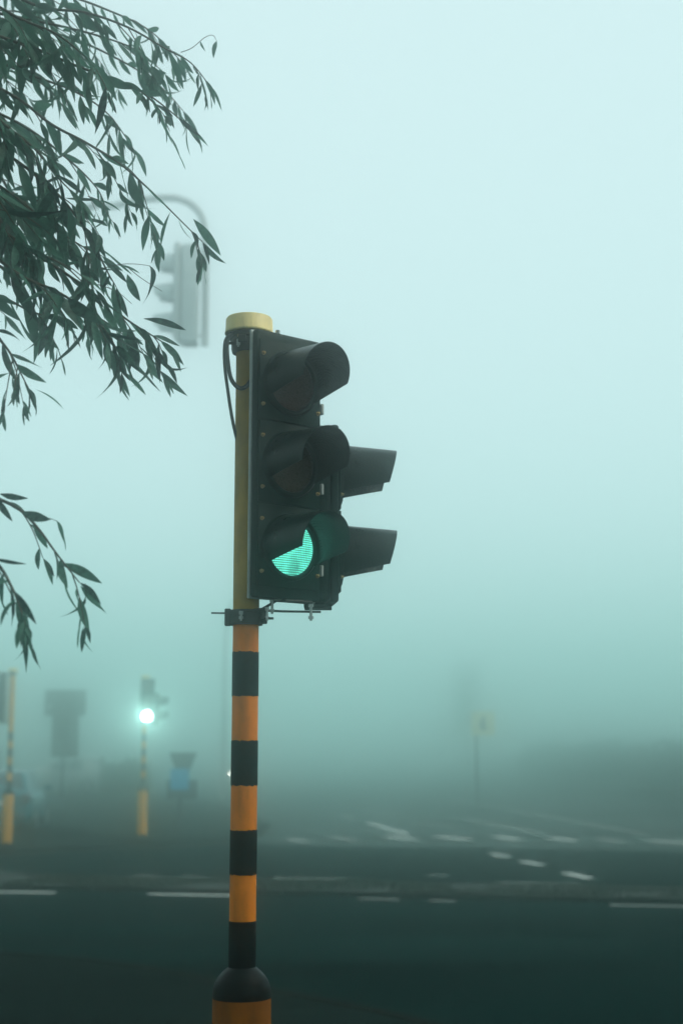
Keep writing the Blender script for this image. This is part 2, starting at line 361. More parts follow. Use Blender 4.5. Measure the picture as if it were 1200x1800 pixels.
# near pavement with its curved kerb edge
edge_px = [(-700, 1618), (-350, 1640), (-150, 1660), (0, 1677), (120, 1686), (240, 1701), (370, 1724), (480, 1745), (600, 1768), (740, 1800), (900, 1845), (1080, 1905), (1300, 1990), (1600, 2130)]
PAVE_Z = 0.12
edge = spline([gnd(x, y, PAVE_Z) for x, y in edge_px], 6)
poly = [(p.x, p.y) for p in edge] + [(edge[-1].x + 0.2, -8), (edge[0].x, -8)]
bm = bmesh.new(); add_slab(bm, poly, -0.02, PAVE_Z)
pavement = tag(obj('pavement', bm, M_PAVE), kind='structure')
def kerb_run(path, parent, width=0.13, ztop=0.125, side=1.0, step=0.9):
    """separate kerb stones along a path, small recessed joints"""
    d = [0.0]
    for a, b in zip(path, path[1:]): d.append(d[-1] + (b - a).length)
    def pos(s):
        for i in range(len(path) - 1):
            if s <= d[i + 1]:
                t = (s - d[i]) / max(1e-6, d[i + 1] - d[i]); return path[i].lerp(path[i + 1], t)
        return path[-1].copy()
    s = 0.0; bmj = None; rnd = random.Random(5)
    me = None; n = 0
    while s + step < d[-1]:
        a, b = pos(s + 0.006), pos(s + step - 0.006)
        mid = (a + b) / 2; L = (b - a).length; ang = math.atan2(b.y - a.y, b.x - a.x)
        if me is None:
            bm = bmesh.new(); add_box(bm, 0, width / 2 * side, 0, step - 0.012, width, 0.2, 0.015, 2)
            o = obj('kerb_stone', bm, M_KERB, parent); me = o.data
        else:
            o = inst('kerb_stone', me, parent)
        o.location = (mid.x, mid.y, ztop - 0.1 + rnd.uniform(-0.004, 0.004)); o.rotation_euler = (rnd.uniform(-.01, .01), 0, ang)
        s += step; n += 1
    return n
kerb_run([Vector((p.x, p.y, 0)) for p in edge], pavement)

# grass-grown median between the carriageways
_l = gnd(332, 1573); _m = gnd(545, 1552)
MED0 = _l.y - KSL * _l.x + 0.25; MED1 = _m.y - KSL * _m.x
def med_edge(y0, x): return Vector((x, skew(y0, x), 0))
bm = bmesh.new(); add_slab(bm, [med_edge(MED0 + .14, -45), med_edge(MED0 + .14, 45), med_edge(MED1 - .14, 45), med_edge(MED1 - .14, -45)], -0.02, 0.045)
median = tag(obj('median', bm, M_SOIL), kind='structure')
kerb_run([med_edge(MED0, x * 1.0) for x in range(-14, 15)], median, ztop=0.055)
kerb_run([med_edge(MED1 - .13, x * 1.0) for x in range(-14, 15)], median, ztop=0.055)

# far corner pavement, left of the side road
fc = [gnd(-900, 1520), gnd(-400, 1513), gnd(-40, 1507), gnd(160, 1497), gnd(300, 1491), gnd(400, 1484), gnd(455, 1472), gnd(474, 1455)]
fc_s = spline(fc, 4)
pd = Vector((side_l1.x - side_l0.x, side_l1.y - side_l0.y, 0)).normalized()
fc_far = [fc_s[-1] + pd * 25, Vector((-45, 62, 0))]
bm = bmesh.new(); add_slab(bm, [(p.x, p.y) for p in fc_s] + [(p.x, p.y) for p in fc_far] + [(fc_s[0].x - 8, 62)], -0.02, PAVE_Z)
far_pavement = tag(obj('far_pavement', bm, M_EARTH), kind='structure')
kerb_run([Vector((p.x, p.y, 0)) for p in fc_s[4:]], far_pavement, side=1.0, width=0.14)

# painted markings (each its own sheet on the road)
def marking(p0, p1, w, parent, z, m=M_LINE):
    """quad from image-measured ground points p0->p1, width w in metres"""
    a, b = gnd(*p0), gnd(*p1)
    t = (b - a).normalized(); n = Vector((-t.y, t.x, 0)) * w / 2
    bm = bmesh.new(); rnd = random.Random(hash((p0, p1)) & 0xffff)
    N = 10; A, B = [], []
    for k in range(N + 1):
        c = a.lerp(b, k / N); j = rnd.uniform(.94, 1.04)
        A.append(bm.verts.new((c.x - n.x * j, c.y - n.y * j, z))); B.append(bm.verts.new((c.x + n.x * j, c.y + n.y * j, z)))
    for k in range(N): bm.faces.new((A[k], A[k + 1], B[k + 1], B[k]))
    bmesh.ops.recalc_face_normals(bm, faces=bm.faces)
    return obj('lane_marking', bm, m, parent)
for p0, p1 in [((-180, 1566), (98, 1569.5)), ((262, 1572), (432, 1575))]:
    marking(p0, p1, 0.16, road, 0.004, M_LINE)
for p0, p1 in [((628, 1580), (702, 1582)), ((1070, 1591), (1260, 1595)), ((755, 1583.5), (800, 1584.5))]:
    marking(p0, p1, 0.11, road, 0.004, M_LINE_WORN)
for p0, p1, m in [((480, 1543.5), (607, 1546), M_LINE), ((880, 1552), (1017, 1554.5), M_LINE), ((-60, 1534), (42, 1536), M_LINE_WORN), ((236, 1539), (282, 1540), M_LINE_WORN), ((320, 1540), (362, 1541), M_LINE_WORN), ((752, 1538), (785, 1540), M_LINE_WORN)]:
    marking(p0, p1, 0.13, road, 0.004, m)
# three short blocks leading into the junction
for p0, p1 in [((864, 1501), (893, 1507)), ((917, 1514.5), (952, 1521.5)), ((993, 1535), (1037, 1545))]:
    marking(p0, p1, 0.2, road, 0.008, M_LINE)
# crossing blocks across the mouth of the side road
for x0, x1, yy, m in [(510, 538, 1478, M_LINE_WORN), (580, 626, 1475, M_LINE_WORN), (678, 732, 1474, M_LINE), (768, 824, 1474, M_LINE), (870, 912, 1474, M_LINE), (964, 1010, 1476, M_LINE), (1050, 1096, 1478, M_LINE_WORN), (1138, 1215, 1481, M_LINE)]:
    marking((x0, yy - 3.0), (x1, yy + 3.0), 0.36, side_road if yy < 1478 else road, 0.010, m)
# lane lines receding along the side road
for p0, p1, w, m in [((646, 1447), (716, 1467), 0.22, M_LINE), ((598, 1433), (622, 1440), 0.2, M_LINE_WORN), ((818, 1441), (955, 1467), 0.22, M_LINE_WORN), ((895, 1424), (1135, 1467), 0.2, M_LINE_WORN), ((720, 1447), (802, 1453), 0.25, M_LINE_WORN), ((640, 1425), (700, 1432), 0.2, M_LINE_WORN), ((790, 1404), (880, 1421), 0.2, M_LINE_WORN)]:
    marking(p0, p1, w, side_road, 0.008, m)

# ------------------------------------------------------------------ traffic lights
POLE_Y = 5.0
base_near = at(430, 1300, POLE_Y); base_near = Vector((base_near.x, POLE_Y, PAVE_Z))
def zn(y, Y=POLE_Y - 0.045): return at(430, y, Y).z - PAVE_Z
BANDS = [(1145, 1223), (1302, 1381), (1460, 1539), (1621, 1703)]
POLE_R = 0.0455
Z_TOP = zn(580)
Z_SH0, Z_SH1 = zn(1757), zn(1703)

def visor_mesh(bm, r0=0.115, r1=0.099, L=0.215, cut0=40, cut1=22, slant=0.034, th=0.0028, ns=14, na=40, y0=-0.006):
    """cut-away tunnel visor: axis -y from the door face, open below"""
    def pt(s, u, off):
        cut = R(cut0 + (cut1 - cut0) * s)
        ph = (u * 2 - 1) * (math.pi / 2 + cut)
        r = r0 + (r1 - r0) * s - off
        ln = L - slant * (1 - math.cos(ph)) * 0.8
        return Vector((r * math.sin(ph), y0 - s * ln, r * math.cos(ph)))
    G = {}
    for k, off in ((0, 0.0), (1, th)):
        for i in range(ns + 1):
            for j in range(na + 1):
                G[k, i, j] = bm.verts.new(pt(i / ns, j / na, off))
    for i in range(ns):
        for j in range(na):
            bm.faces.new((G[0, i, j], G[0, i, j + 1], G[0, i + 1, j + 1], G[0, i + 1, j]))
            bm.faces.new((G[1, i, j], G[1, i + 1, j], G[1, i + 1, j + 1], G[1, i, j + 1])).material_index = 1
        bm.faces.new((G[0, i, 0], G[0, i + 1, 0], G[1, i + 1, 0], G[1, i, 0]))
        bm.faces.new((G[0, i, na], G[1, i, na], G[1, i + 1, na], G[0, i + 1, na]))
    for j in range(na):
        bm.faces.new((G[0, ns, j], G[0, ns, j + 1], G[1, ns, j + 1], G[1, ns, j]))
        bm.faces.new((G[0, 0, j], G[1, 0, j], G[1, 0, j + 1], G[0, 0, j + 1]))
    bmesh.ops.recalc_face_normals(bm, faces=bm.faces)

_cache = {}
def shared(key, build, mat_, smooth=40):
    if key not in _cache:
        bm = bmesh.new(); build(bm); bm.normal_update()
        me = bpy.data.meshes.new(key[0]); bm.to_mesh(me); bm.free()
        for p in me.polygons: p.use_smooth = True
        me.set_sharp_from_angle(angle=R(smooth)); me.materials.append(mat_)
        if key[0] == 'visor': me.materials.append(M_VISOR_IN if mat_ is M_VISOR else mat_)
        _cache[key] = me
    return _cache[key]
AXY = Matrix.Rotation(R(90), 4, 'X')          # lathe axis z -> -y
def b_ring(bm):
    prof = [(0.100, -0.001), (0.100, 0.010), (0.104, 0.016), (0.112, 0.016), (0.118, 0.010), (0.120, -0.001)]
    add_lathe(bm, prof, 48, AXY, False, False)
    bmesh.ops.recalc_face_normals(bm, faces=bm.faces)
def b_lens(bm):
    prof = [(0.1005 * math.cos(t), 0.002 + 0.016 * math.sin(t)) for t in [k * math.pi / 2 / 8 for k in range(8)]] + [(0.004, 0.018)]
    add_lathe(bm, prof, 48, AXY, True, True); bmesh.ops.recalc_face_normals(bm, faces=bm.faces)
def b_screw(bm):
    add_lathe(bm, [(0.0075, 0), (0.0075, 0.003), (0.005, 0.003), (0.005, 0.010), (0.0035, 0.011)], 10, AXY)
    bmesh.ops.recalc_face_normals(bm, faces=bm.faces)

def signal_head(parent, loc, yaw, n, pitch, lit=None, lens_mats=None, detail=True, W=0.288, lit_mat=None, k=1.0, deep=False, mt=0.034, hm=M_HEAD, vm=M_VISOR, vs=None):
    """one head: parts of the traffic light; its doors, visors, lenses and screws are sub-parts"""
    H = n * pitch + mt + 0.034
    bm = bmesh.new()
    add_box(bm, 0, 0.016, -H / 2, W, 0.030, H, 0.010, 3)
    if deep: add_box(bm, 0, 0.066, -H / 2, W - 0.004, 0.072, H - 0.004, 0.018, 4)
    else: add_box(bm, 0, 0.055, -H / 2, W * 0.42, 0.030, H * 0.96, 0.006, 2)
    hd = obj('signal_head', bm, hm, parent, 35, loc, (0, 0, yaw)); hd.scale = (k, k, k)
    if not deep:
        bm = bmesh.new(); add_box(bm, 0, 0.0365, -H / 2, W + 0.006, 0.011, H + 0.006, 0.004, 2)
        obj('rear_rim', bm, M_RIM, hd, 35)
    mats = lens_mats or [M_REDL, M_AMBL, M_GRNL]
    for i in range(n):
        zc = -mt - pitch * (i + 0.5)
        inst('door', shared(('door', round(pitch, 4), W, hm.name), lambda b: add_box(b, 0, -0.0035, 0, W - 0.018, 0.010, pitch - 0.007, 0.003, 2), hm), hd, (0, 0, zc))
        inst('lens_ring', shared(('lens_ring',), b_ring, M_VISOR), hd, (0, -0.0085, zc))
        lm = (lit_mat or M_GRN_ON) if lit == i else mats[i]
        inst('lens', shared(('lens', lm.name), b_lens, lm), hd, (0, -0.008, zc))
        inst('visor', shared(('visor', vm.name, bool(vs)), (lambda b: visor_mesh(b, **vs)) if vs else visor_mesh, vm), hd, (0, -0.0085, zc))
        if detail:
            for sx in (-1, 1):
                for dz in (0.092, -0.092):
                    inst('screw', shared(('screw',), b_screw, M_BRASS, 30), hd, (sx * (W / 2 - 0.022), -0.0085, zc + dz))
            for dz in (0.07, -0.07):
                bm_me = shared(('hinge',), lambda b: add_box(b, 0, 0, 0, 0.012, 0.022, 0.04, 0.003, 1), M_RIM)
                inst('hinge', bm_me, hd, (W / 2 + 0.006, 0.006, zc + dz))
    return hd

def b_pole(bm):
    prof = [(0.098, 0.06), (0.098, Z_SH0)]
    for t in [0.25, 0.5, 0.75, 1.0]:
        prof.append((0.097 - (0.097 - POLE_R) * t ** 2.6, Z_SH0 + (Z_SH1 - Z_SH0) * t))
    prof += [(POLE_R, Z_SH1 + 0.004), (POLE_R, Z_TOP)]
    add_lathe(bm, prof, 40)
def b_shoulder(bm):
    prof = [(0.0992, Z_SH0 - 0.001)]
    for t in [0.12, 0.25, 0.37, 0.5, 0.6, 0.7, 0.8, 0.88, 0.95, 1.0]:
        prof.append((0.0995 - (0.0995 - POLE_R - .0012) * t ** 2.6, Z_SH0 + (Z_SH1 - Z_SH0) * t))
    prof += [(POLE_R + 0.0012, zn(1621))]
    add_lathe(bm, prof, 40, None, False, False)
def b_foot(bm):
    add_lathe(bm, [(0.125, 0.0), (0.125, 0.045), (0.112, 0.075), (0.0995, 0.085)], 40, None, True, False)
def b_cap(bm):
    add_lathe(bm, [(0.050, Z_TOP - 0.004), (0.087, Z_TOP - 0.004), (0.0885, Z_TOP - 0.002), (0.0885, Z_TOP + 0.003), (0.0865, Z_TOP + 0.006), (0.0845, Z_TOP + 0.050), (0.080, Z_TOP + 0.0565), (0.02, Z_TOP + 0.060)], 48)
def b_capbolt(bm):
    add_lathe(bm, [(0.006, Z_TOP + 0.058), (0.006, Z_TOP + 0.066), (0.003, Z_TOP + 0.070)], 8)
def b_neck(bm):
    add_lathe(bm, [(0.0465, Z_TOP - 0.075), (0.060, Z_TOP - 0.075), (0.064, Z_TOP - 0.060), (0.064, Z_TOP - 0.028), (0.072, Z_TOP - 0.024), (0.072, Z_TOP - 0.0045), (0.05, Z_TOP - 0.0045)], 32, None, False, False)

def ragged(bm, r, za, zb, seed, n=72):
    A, B = [], []
    for k in range(n):
        a = 2 * math.pi * k / n; c, s_ = math.cos(a), math.sin(a)
        ja = .004 * noise.noise(Vector((c * 4, s_ * 4, seed * 5.3))) + .002 * noise.noise(Vector((c * 15, s_ * 15, seed * 3.1)))
        jb = .004 * noise.noise(Vector((c * 4, s_ * 4, seed * 5.3 + 9))) + .002 * noise.noise(Vector((c * 15, s_ * 15, seed * 3.1 + 7)))
        A.append(bm.verts.new((r * c, r * s_, za + ja))); B.append(bm.verts.new((r * c, r * s_, zb + jb)))
    for k in range(n): bm.faces.new((A[k], A[(k + 1) % n], B[(k + 1) % n], B[k]))
def signal_pole(t, paint=M_YEL):
    pole = inst('pole', shared(('pole', paint.name), b_pole, paint), t)
    for i, (a, b) in enumerate(BANDS[:3]):
        za, zb = zn(b), zn(a)
        inst('band', shared(('band', i), lambda bm: ragged(bm, POLE_R + .0012, za, zb, i), M_BLKP), pole)
    inst('shoulder_band', shared(('shoulder_band',), b_shoulder, M_BLKP), pole)
    if paint is M_YEL:
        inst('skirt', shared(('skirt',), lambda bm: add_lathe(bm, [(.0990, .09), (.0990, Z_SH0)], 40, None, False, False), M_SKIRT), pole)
        inst('upper_sleeve', shared(('upper_sleeve',), lambda bm: add_lathe(bm, [(POLE_R + .0008, zn(1088)), (POLE_R + .0008, Z_TOP - .06)], 40, None, False, False), M_OLIVE), pole)
    inst('foot', shared(('foot',), b_foot, M_BLKP), pole)
    cap = inst('cap', shared(('cap',), b_cap, M_CREAM), t)
    inst('bolt', shared(('capbolt',), b_capbolt, M_STEEL), cap)
    inst('neck_clamp', shared(('neck_clamp',), b_neck, M_IRON), t)
    return pole

def bolt(parent, x, y, z0, z1, r=0.009):
    bm = bmesh.new()
    add_lathe(bm, [(r * .5, z0), (r * .5, z0 + 0.006), (r, z0 + 0.006), (r, z0 + 0.016), (r * .55, z0 + 0.016), (r * .55, z1 - .012), (r, z1 - .012), (r, z1)], 6, Matrix.Translation((x, y, 0)))
    return obj('bolt', bm, M_STEEL, parent, 20)

# --- the near one
near = empty('traffic_light', base_near, 0, 'near green traffic light on black and orange striped pole under cream cap', 'traffic light', 'striped-pole traffic lights')
pole = signal_pole(near)
def loc_near(px, py, Y):
    p = at(px, py, Y); return Vector((p.x - base_near.x, p.y - base_near.y, p.z - base_near.z))
PITCH1 = 0.296
hA = loc_near(509, 589, 4.95)
headA = signal_head(near, hA, R(39), 3, PITCH1, lit=2, vs=dict(r1=0.1015, L=0.228, cut0=32, cut1=14))
hB = loc_near(588, 761, 5.2)
headB = signal_head(near, hB, R(97), 2, PITCH1 * 1.02, lens_mats=[M_AMBL, M_GRNL], deep=True, mt=0.012)
# lower clamp, straps and bolts
zc = zn(1084)
bm = bmesh.new(); add_lathe(bm, [(POLE_R + .001, zc - 0.026), (0.059, zc - 0.026), (0.059, zc + 0.026), (POLE_R + .001, zc + 0.026)], 28, None, False, False)
add_box(bm, -0.062, -0.02, zc, 0.022, 0.03, 0.06, 0.004); add_box(bm, 0.064, -0.025, zc + 0.002, 0.024, 0.03, 0.05, 0.004)
clamp = obj('clamp', bm, M_IRON, near, 35)
bolt(clamp, -0.012, -0.066, zc - 0.016, zc + 0.018, 0.008)
bm = bmesh.new(); za = zn(1073)
add_box(bm, -0.092, -0.03, za - 0.008, 0.055, 0.012, 0.005, 0, rz=R(8))
obj('strap', bm, M_IRON, near)
bm = bmesh.new()
pA = hA + Vector((-0.02, 0.02, -(3 * PITCH1 + 0.068) - 0.004)); pB = hB + Vector((-0.06, 0, -(2.04 * PITCH1 + 0.046) - 0.006))
add_tube(bm, [(0.0, -0.055, za - 0.004), (0.06, -0.06, za + 0.003), pA + Vector((-.02, 0, 0.002)), pA + Vector((0.09, 0.04, -0.002))], 0.0055, 6)
obj('strap', bm, M_IRON, near, 60)
bm = bmesh.new()
add_tube(bm, [(0.03, -0.05, za + .001), (0.13, -0.0, za + 0.001), (0.262, 0.03, za + 0.002)], 0.0045, 6)
obj('strap', bm, M_IRON, near, 60)
bolt(near, 0.094, -0.045, za - 0.012, za + 0.040, 0.0085)
bolt(near, 0.078, -0.075, za - 0.040, za + 0.008, 0.0075)
bolt(near, 0.228, 0.02, za - 0.030, za + 0.030, 0.0095)
bm = bmesh.new(); add_box(bm, 0.078, -0.07, za - 0.030, 0.045, 0.02, 0.007, 0.001)
obj('strap', bm, M_IRON, near)
# bracket plate under each head and bits at the top clamp
bm = bmesh.new(); add_box(bm, pA.x + 0.05, pA.y + 0.015, pA.z - 0.001, 0.12, 0.03, 0.008, 0.002, rz=R(38))
obj('bracket', bm, M_IRON, near)
bm = bmesh.new(); add_box(bm, pB.x + 0.0, pB.y - 0.03, pB.z - 0.002, 0.10, 0.12, 0.010, 0.003)
obj('bracket', bm, M_HEAD, near)
zt = Z_TOP - 0.045
bm = bmesh.new(); add_box(bm, -0.066, -0.03, zt, 0.03, 0.02, 0.006, 0.001); add_box(bm, -0.02, -0.066, zt + 0.008, 0.03, 0.012, 0.03, 0.003)
obj('bracket', bm, M_IRON, near)
bm = bmesh.new(); add_box(bm, 0.085, 0.0, Z_TOP - 0.028, 0.09, 0.03, 0.012, 0.002)
obj('bracket', bm, M_IRON, near)
bolt(near, 0.104, -0.005, Z_TOP - 0.026, Z_TOP + 0.010, 0.0085)
bolt(near, -0.034, -0.062, zt - 0.022, zt + 0.006, 0.0075)
bm = bmesh.new(); add_lathe(bm, [(0.006, 0), (0.006, 0.006)], 8, Matrix.Translation((-0.032, -0.062, zt + 0.018)) @ AXY)
obj('screw', bm, M_BRASS, near)
# cables looping out of the neck
def cable(pts, r=0.0075):
    bm = bmesh.new(); add_tube(bm, spline([loc_near(*p) for p in pts], 8), r, 8)
    return obj('cable', bm, M_CABLE, near, 180)
cable([(412, 584, 4.96), (400, 598, 4.94), (400, 630, 4.93), (406, 665, 4.93), (420, 682, 4.935), (434, 678, 4.94), (446, 660, 4.955)])
cable([(408, 584, 4.97), (396, 600, 4.95), (395, 640, 4.945), (401, 690, 4.95), (408, 735, 4.96), (416, 772, 4.985), (420, 800, 4.99)], 0.006)
cable([(404, 585, 4.99), (397, 610, 4.97), (398, 650, 4.96)], 0.005)
# worn round mark on the skirt
def arc_mark(r0, r1, z, a0, a1, n=20, th0=-1.45):
    bm = bmesh.new(); A, B = [], []
    for k in range(n + 1):
        a = a0 + (a1 - a0) * k / n
        for L, r in ((A, r0), (B, r1)):
            u, w = r * math.cos(a), r * math.sin(a)
            th = th0 + u / 0.0992
            L.append(bm.verts.new((0.0994 * math.cos(th), 0.0994 * math.sin(th), z + w)))
    for k in range(n): bm.faces.new((A[k], A[k + 1], B[k + 1], B[k]))
    bmesh.ops.recalc_face_normals(bm, faces=bm.faces)
    return obj('round_mark', bm, M_BLKP, pole)
zm = zn(1822)
arc_mark(0.046, 0.050, zm, 0.0, 2 * math.pi); arc_mark(0.004, 0.034, zm, R(70), R(250), 16)

# --- the far pair across the junction
def far_light(px, py, Y, label, heads):
    p = gnd(px, py, PAVE_Z) if Y is None else at(px, py, Y)
    t = empty('traffic_light', (p.x, p.y, PAVE_Z), 0, label, 'traffic light', 'striped-pole traffic lights')
    signal_pole(t, M_YEL2)
    for (x, y, ztop, yaw, n, lit, lm) in heads:
        signal_head(t, Vector((x, y, ztop)), R(yaw), n, PITCH1, lit=lit, lit_mat=lm, detail=False)
        zb = ztop - n * PITCH1 - 0.08
        bm = bmesh.new(); add_tube(bm, [(0, 0, zb), (x, y + 0.03, zb)], 0.012, 6); obj('bracket', bm, M_IRON, t)
        bm = bmesh.new(); add_tube(bm, [(0, 0, ztop), (x, y + 0.03, ztop)], 0.012, 6); obj('bracket', bm, M_IRON, t)
    return t
ZH = hA.z
far_light(249.5, 1474, None, 'distant traffic light with white-green glowing lamp, left of main pole', [(0.07, -0.14, ZH, 6, 3, 2, M_GRN_FAR), (0.27, 0.02, ZH - PITCH1, 82, 2, None, None)])
far_light(12, 1489, None, 'distant unlit traffic light cut by left picture edge in front of car', [(-0.20, -0.04, ZH, 205, 3, None, None)])

# --- overhead signal hanging from a bent mast arm above the median
oY = 22.5
mast_xy = (-9.0, 27.2)
oh = empty('overhead_signal', (mast_xy[0], mast_xy[1], PAVE_Z), 0, 'faint overhead traffic signal hanging from curved grey mast arm behind leaves', 'traffic signal')
def loc_oh(px, py, Y=oY):
    p = at(px, py, Y); return Vector((p.x - mast_xy[0], p.y - mast_xy[1], p.z - PAVE_Z))
top = [loc_oh(130, 376), loc_oh(200, 362), loc_oh(260, 350), loc_oh(310, 349), loc_oh(342, 364), loc_oh(358, 392), loc_oh(361, 440)]
arm_pts = [Vector((0, 0, 0)), Vector((0, 0, 3.0)), Vector((0, 0, top[0].z - 0.9)), Vector((0.25, -0.2, top[0].z - 0.25)), Vector((0.9, -0.75, top[0].z - 0.08))] + top
pts = spline(arm_pts, 8) + [loc_oh(361, 520), loc_oh(360, 608)]
bm = bmesh.new(); add_tube(bm, pts, [0.085] * 17 + [0.06] * (len(pts) - 17), 14); obj('mast_arm', bm, M_POSTG, oh, 60)
bm = bmesh.new(); add_box(bm, 0, 0, 0.01, 0.36, 0.36, 0.03, 0.004); obj('base_plate', bm, M_POSTG, oh)
k_oh = 57 * oY / FPX / 0.296 * 0.985
hp = loc_oh(313, 434)
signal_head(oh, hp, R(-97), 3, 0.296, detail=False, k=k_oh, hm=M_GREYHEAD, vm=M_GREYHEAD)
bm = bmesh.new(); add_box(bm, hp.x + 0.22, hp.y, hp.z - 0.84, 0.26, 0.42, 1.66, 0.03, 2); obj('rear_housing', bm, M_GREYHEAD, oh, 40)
for yy in (452, 590):
    q = loc_oh(352, yy); bm = bmesh.new(); add_box(bm, q.x - 0.01, q.y, q.z, 0.10, 0.03, 0.03, 0.004)
    obj('bracket', bm, M_POSTG, oh)

# ------------------------------------------------------------------ signs in the fog
def post(t, h, r=0.04):
    bm = bmesh.new(); add_lathe(bm, [(r, 0), (r, h)], 14); return obj('post', bm, M_DARKPOST, t, 40)
def plate(t, name, poly, y0, m, th=0.006):
    bm = bmesh.new(); add_prism(bm, poly, y0, y0 + th); return obj(name, bm, m, t)
def rect(x0, x1, z0, z1, r=0.03):
    out = []
    for cx, cz, a0 in ((x1 - r, z1 - r, 0), (x0 + r, z1 - r, 90), (x0 + r, z0 + r, 180), (x1 - r, z0 + r, 270)):
        for k in range(4): a = R(a0 + 30 * k); out.append((cx + r * math.cos(a), cz + r * math.sin(a)))
    return out
# tall two-plate sign seen from behind
p = gnd(108, 1419, 0.12); pxm = FPX / p.y
def sgn(px): return (px - 108) / pxm
def sgz(py): return at(108, py, p.y).z - 0.12
t = empty('road_sign', (p.x, p.y, 0.12), 0, 'tall grey back of two-plate road sign, wide plate above narrow one', 'road sign', 'road signs in the fog')
post(t, sgz(1215), .055)
plate(t, 'upper_plate', rect(sgn(74), sgn(146), sgz(1258), sgz(1213)), -0.055, M_SIGNBACK)
plate(t, 'lower_plate', rect(sgn(88), sgn(135), sgz(1331), sgz(1256.5)), -0.047, M_SIGNBACK)
bm = bmesh.new(); add_lathe(bm, [(0.055, 0), (0.055, 0.01)], 16, Matrix.Translation((sgn(83), -0.056, sgz(1242))) @ AXY); obj('white_disc', bm, M_WHITE, t)  # small white disc for the pale spot on the upper plate
# give-way sign back with blue square and low plate
p = gnd(316, 1456, 0.12); pxm = FPX / p.y
def sgn2(px): return (px - 316) / pxm
def sgz2(py): return at(316, py, p.y).z - 0.12
t = empty('road_sign', (p.x, p.y, 0.12), 0, 'low road sign with inverted triangle back above small light blue square', 'road sign', 'road signs in the fog')
post(t, sgz2(1325), 0.045)
plate(t, 'triangle_plate', [(sgn2(296), sgz2(1323)), (sgn2(344), sgz2(1323)), (sgn2(324), sgz2(1375)), (sgn2(315), sgz2(1375))], -0.056, M_SIGNBACK)
plate(t, 'lower_plate', rect(sgn2(293), sgn2(345), sgz2(1404), sgz2(1371), 0.015), -0.064, M_SIGNBACK)
plate(t, 'blue_plate', rect(sgn2(299), sgn2(331), sgz2(1388), sgz2(1351), 0.015), -0.080, M_BLUE)
# faint pale square sign on the right with its dark pictogram
p = gnd(838, 1398, 0.0); p = Vector((p.x * 0.76, p.y * 0.76, 0)); pxm = FPX / p.y
def sgz3(py): return at(850, py, p.y).z
t = empty('road_sign', (p.x, p.y, 0.0), 0, 'faint pale yellow square sign with dark mark, deep in fog', 'road sign', 'road signs in the fog')
post(t, sgz3(1250), 0.05)
s = 20.5 / pxm; zc3 = sgz3(1271.5)
x3 = 12 / pxm
plate(t, 'yellow_plate', rect(x3 - s, x3 + s, zc3 - s, zc3 + s, 0.04), -0.06, M_WARN)
plate(t, 'pictogram', [(x3 - s * .35, zc3 - s * .5), (x3 + s * .35, zc3 - s * .5), (x3 + s * .12, zc3 + s * .1), (x3 + s * .2, zc3 + s * .45), (x3 - s * .05, zc3 + s * .62), (x3 - s * .22, zc3 + s * .3)], -0.066, M_DARKMARK, 0.005)
# tall signal with backing board beside it
p = gnd(822, 1394, 0.0); p = Vector((p.x * 1.55, p.y * 1.55, 0)); pxm = FPX / p.y
t = empty('backed_signal', (p.x, p.y, 0), 0, 'barely visible tall signal with dark backing board left of yellow sign', 'traffic signal')
def sgz4(py): return at(822, py, p.y).z
post(t, sgz4(1175), 0.07)
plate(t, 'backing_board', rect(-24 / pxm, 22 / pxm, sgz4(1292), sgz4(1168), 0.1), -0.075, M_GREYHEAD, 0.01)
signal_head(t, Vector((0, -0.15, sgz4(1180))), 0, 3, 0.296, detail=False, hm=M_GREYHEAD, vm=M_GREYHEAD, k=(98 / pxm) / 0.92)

# slim lamp post behind the main pole
p = at(392, 1405, 58); 
t = empty('street_lamp', (p.x, p.y, 0), 0, 'faint tall grey lamp post just left of main striped pole', 'street lamp')
bm = bmesh.new(); add_tube(bm, [(0, 0, 0), (0, 0, 2.5), (0, 0, 6.0), (0.02, 0, 7.4), (0.25, 0, 7.9), (0.9, 0, 8.05)], [0.13, 0.11, 0.085, 0.075, 0.06, 0.05], 12); obj('post', bm, M_POSTG, t, 60)
bm = bmesh.new(); add_box(bm, 1.15, 0, 8.05, 0.6, 0.22, 0.12, 0.04, 3); obj('lamp_head', bm, M_POSTG, t, 40)

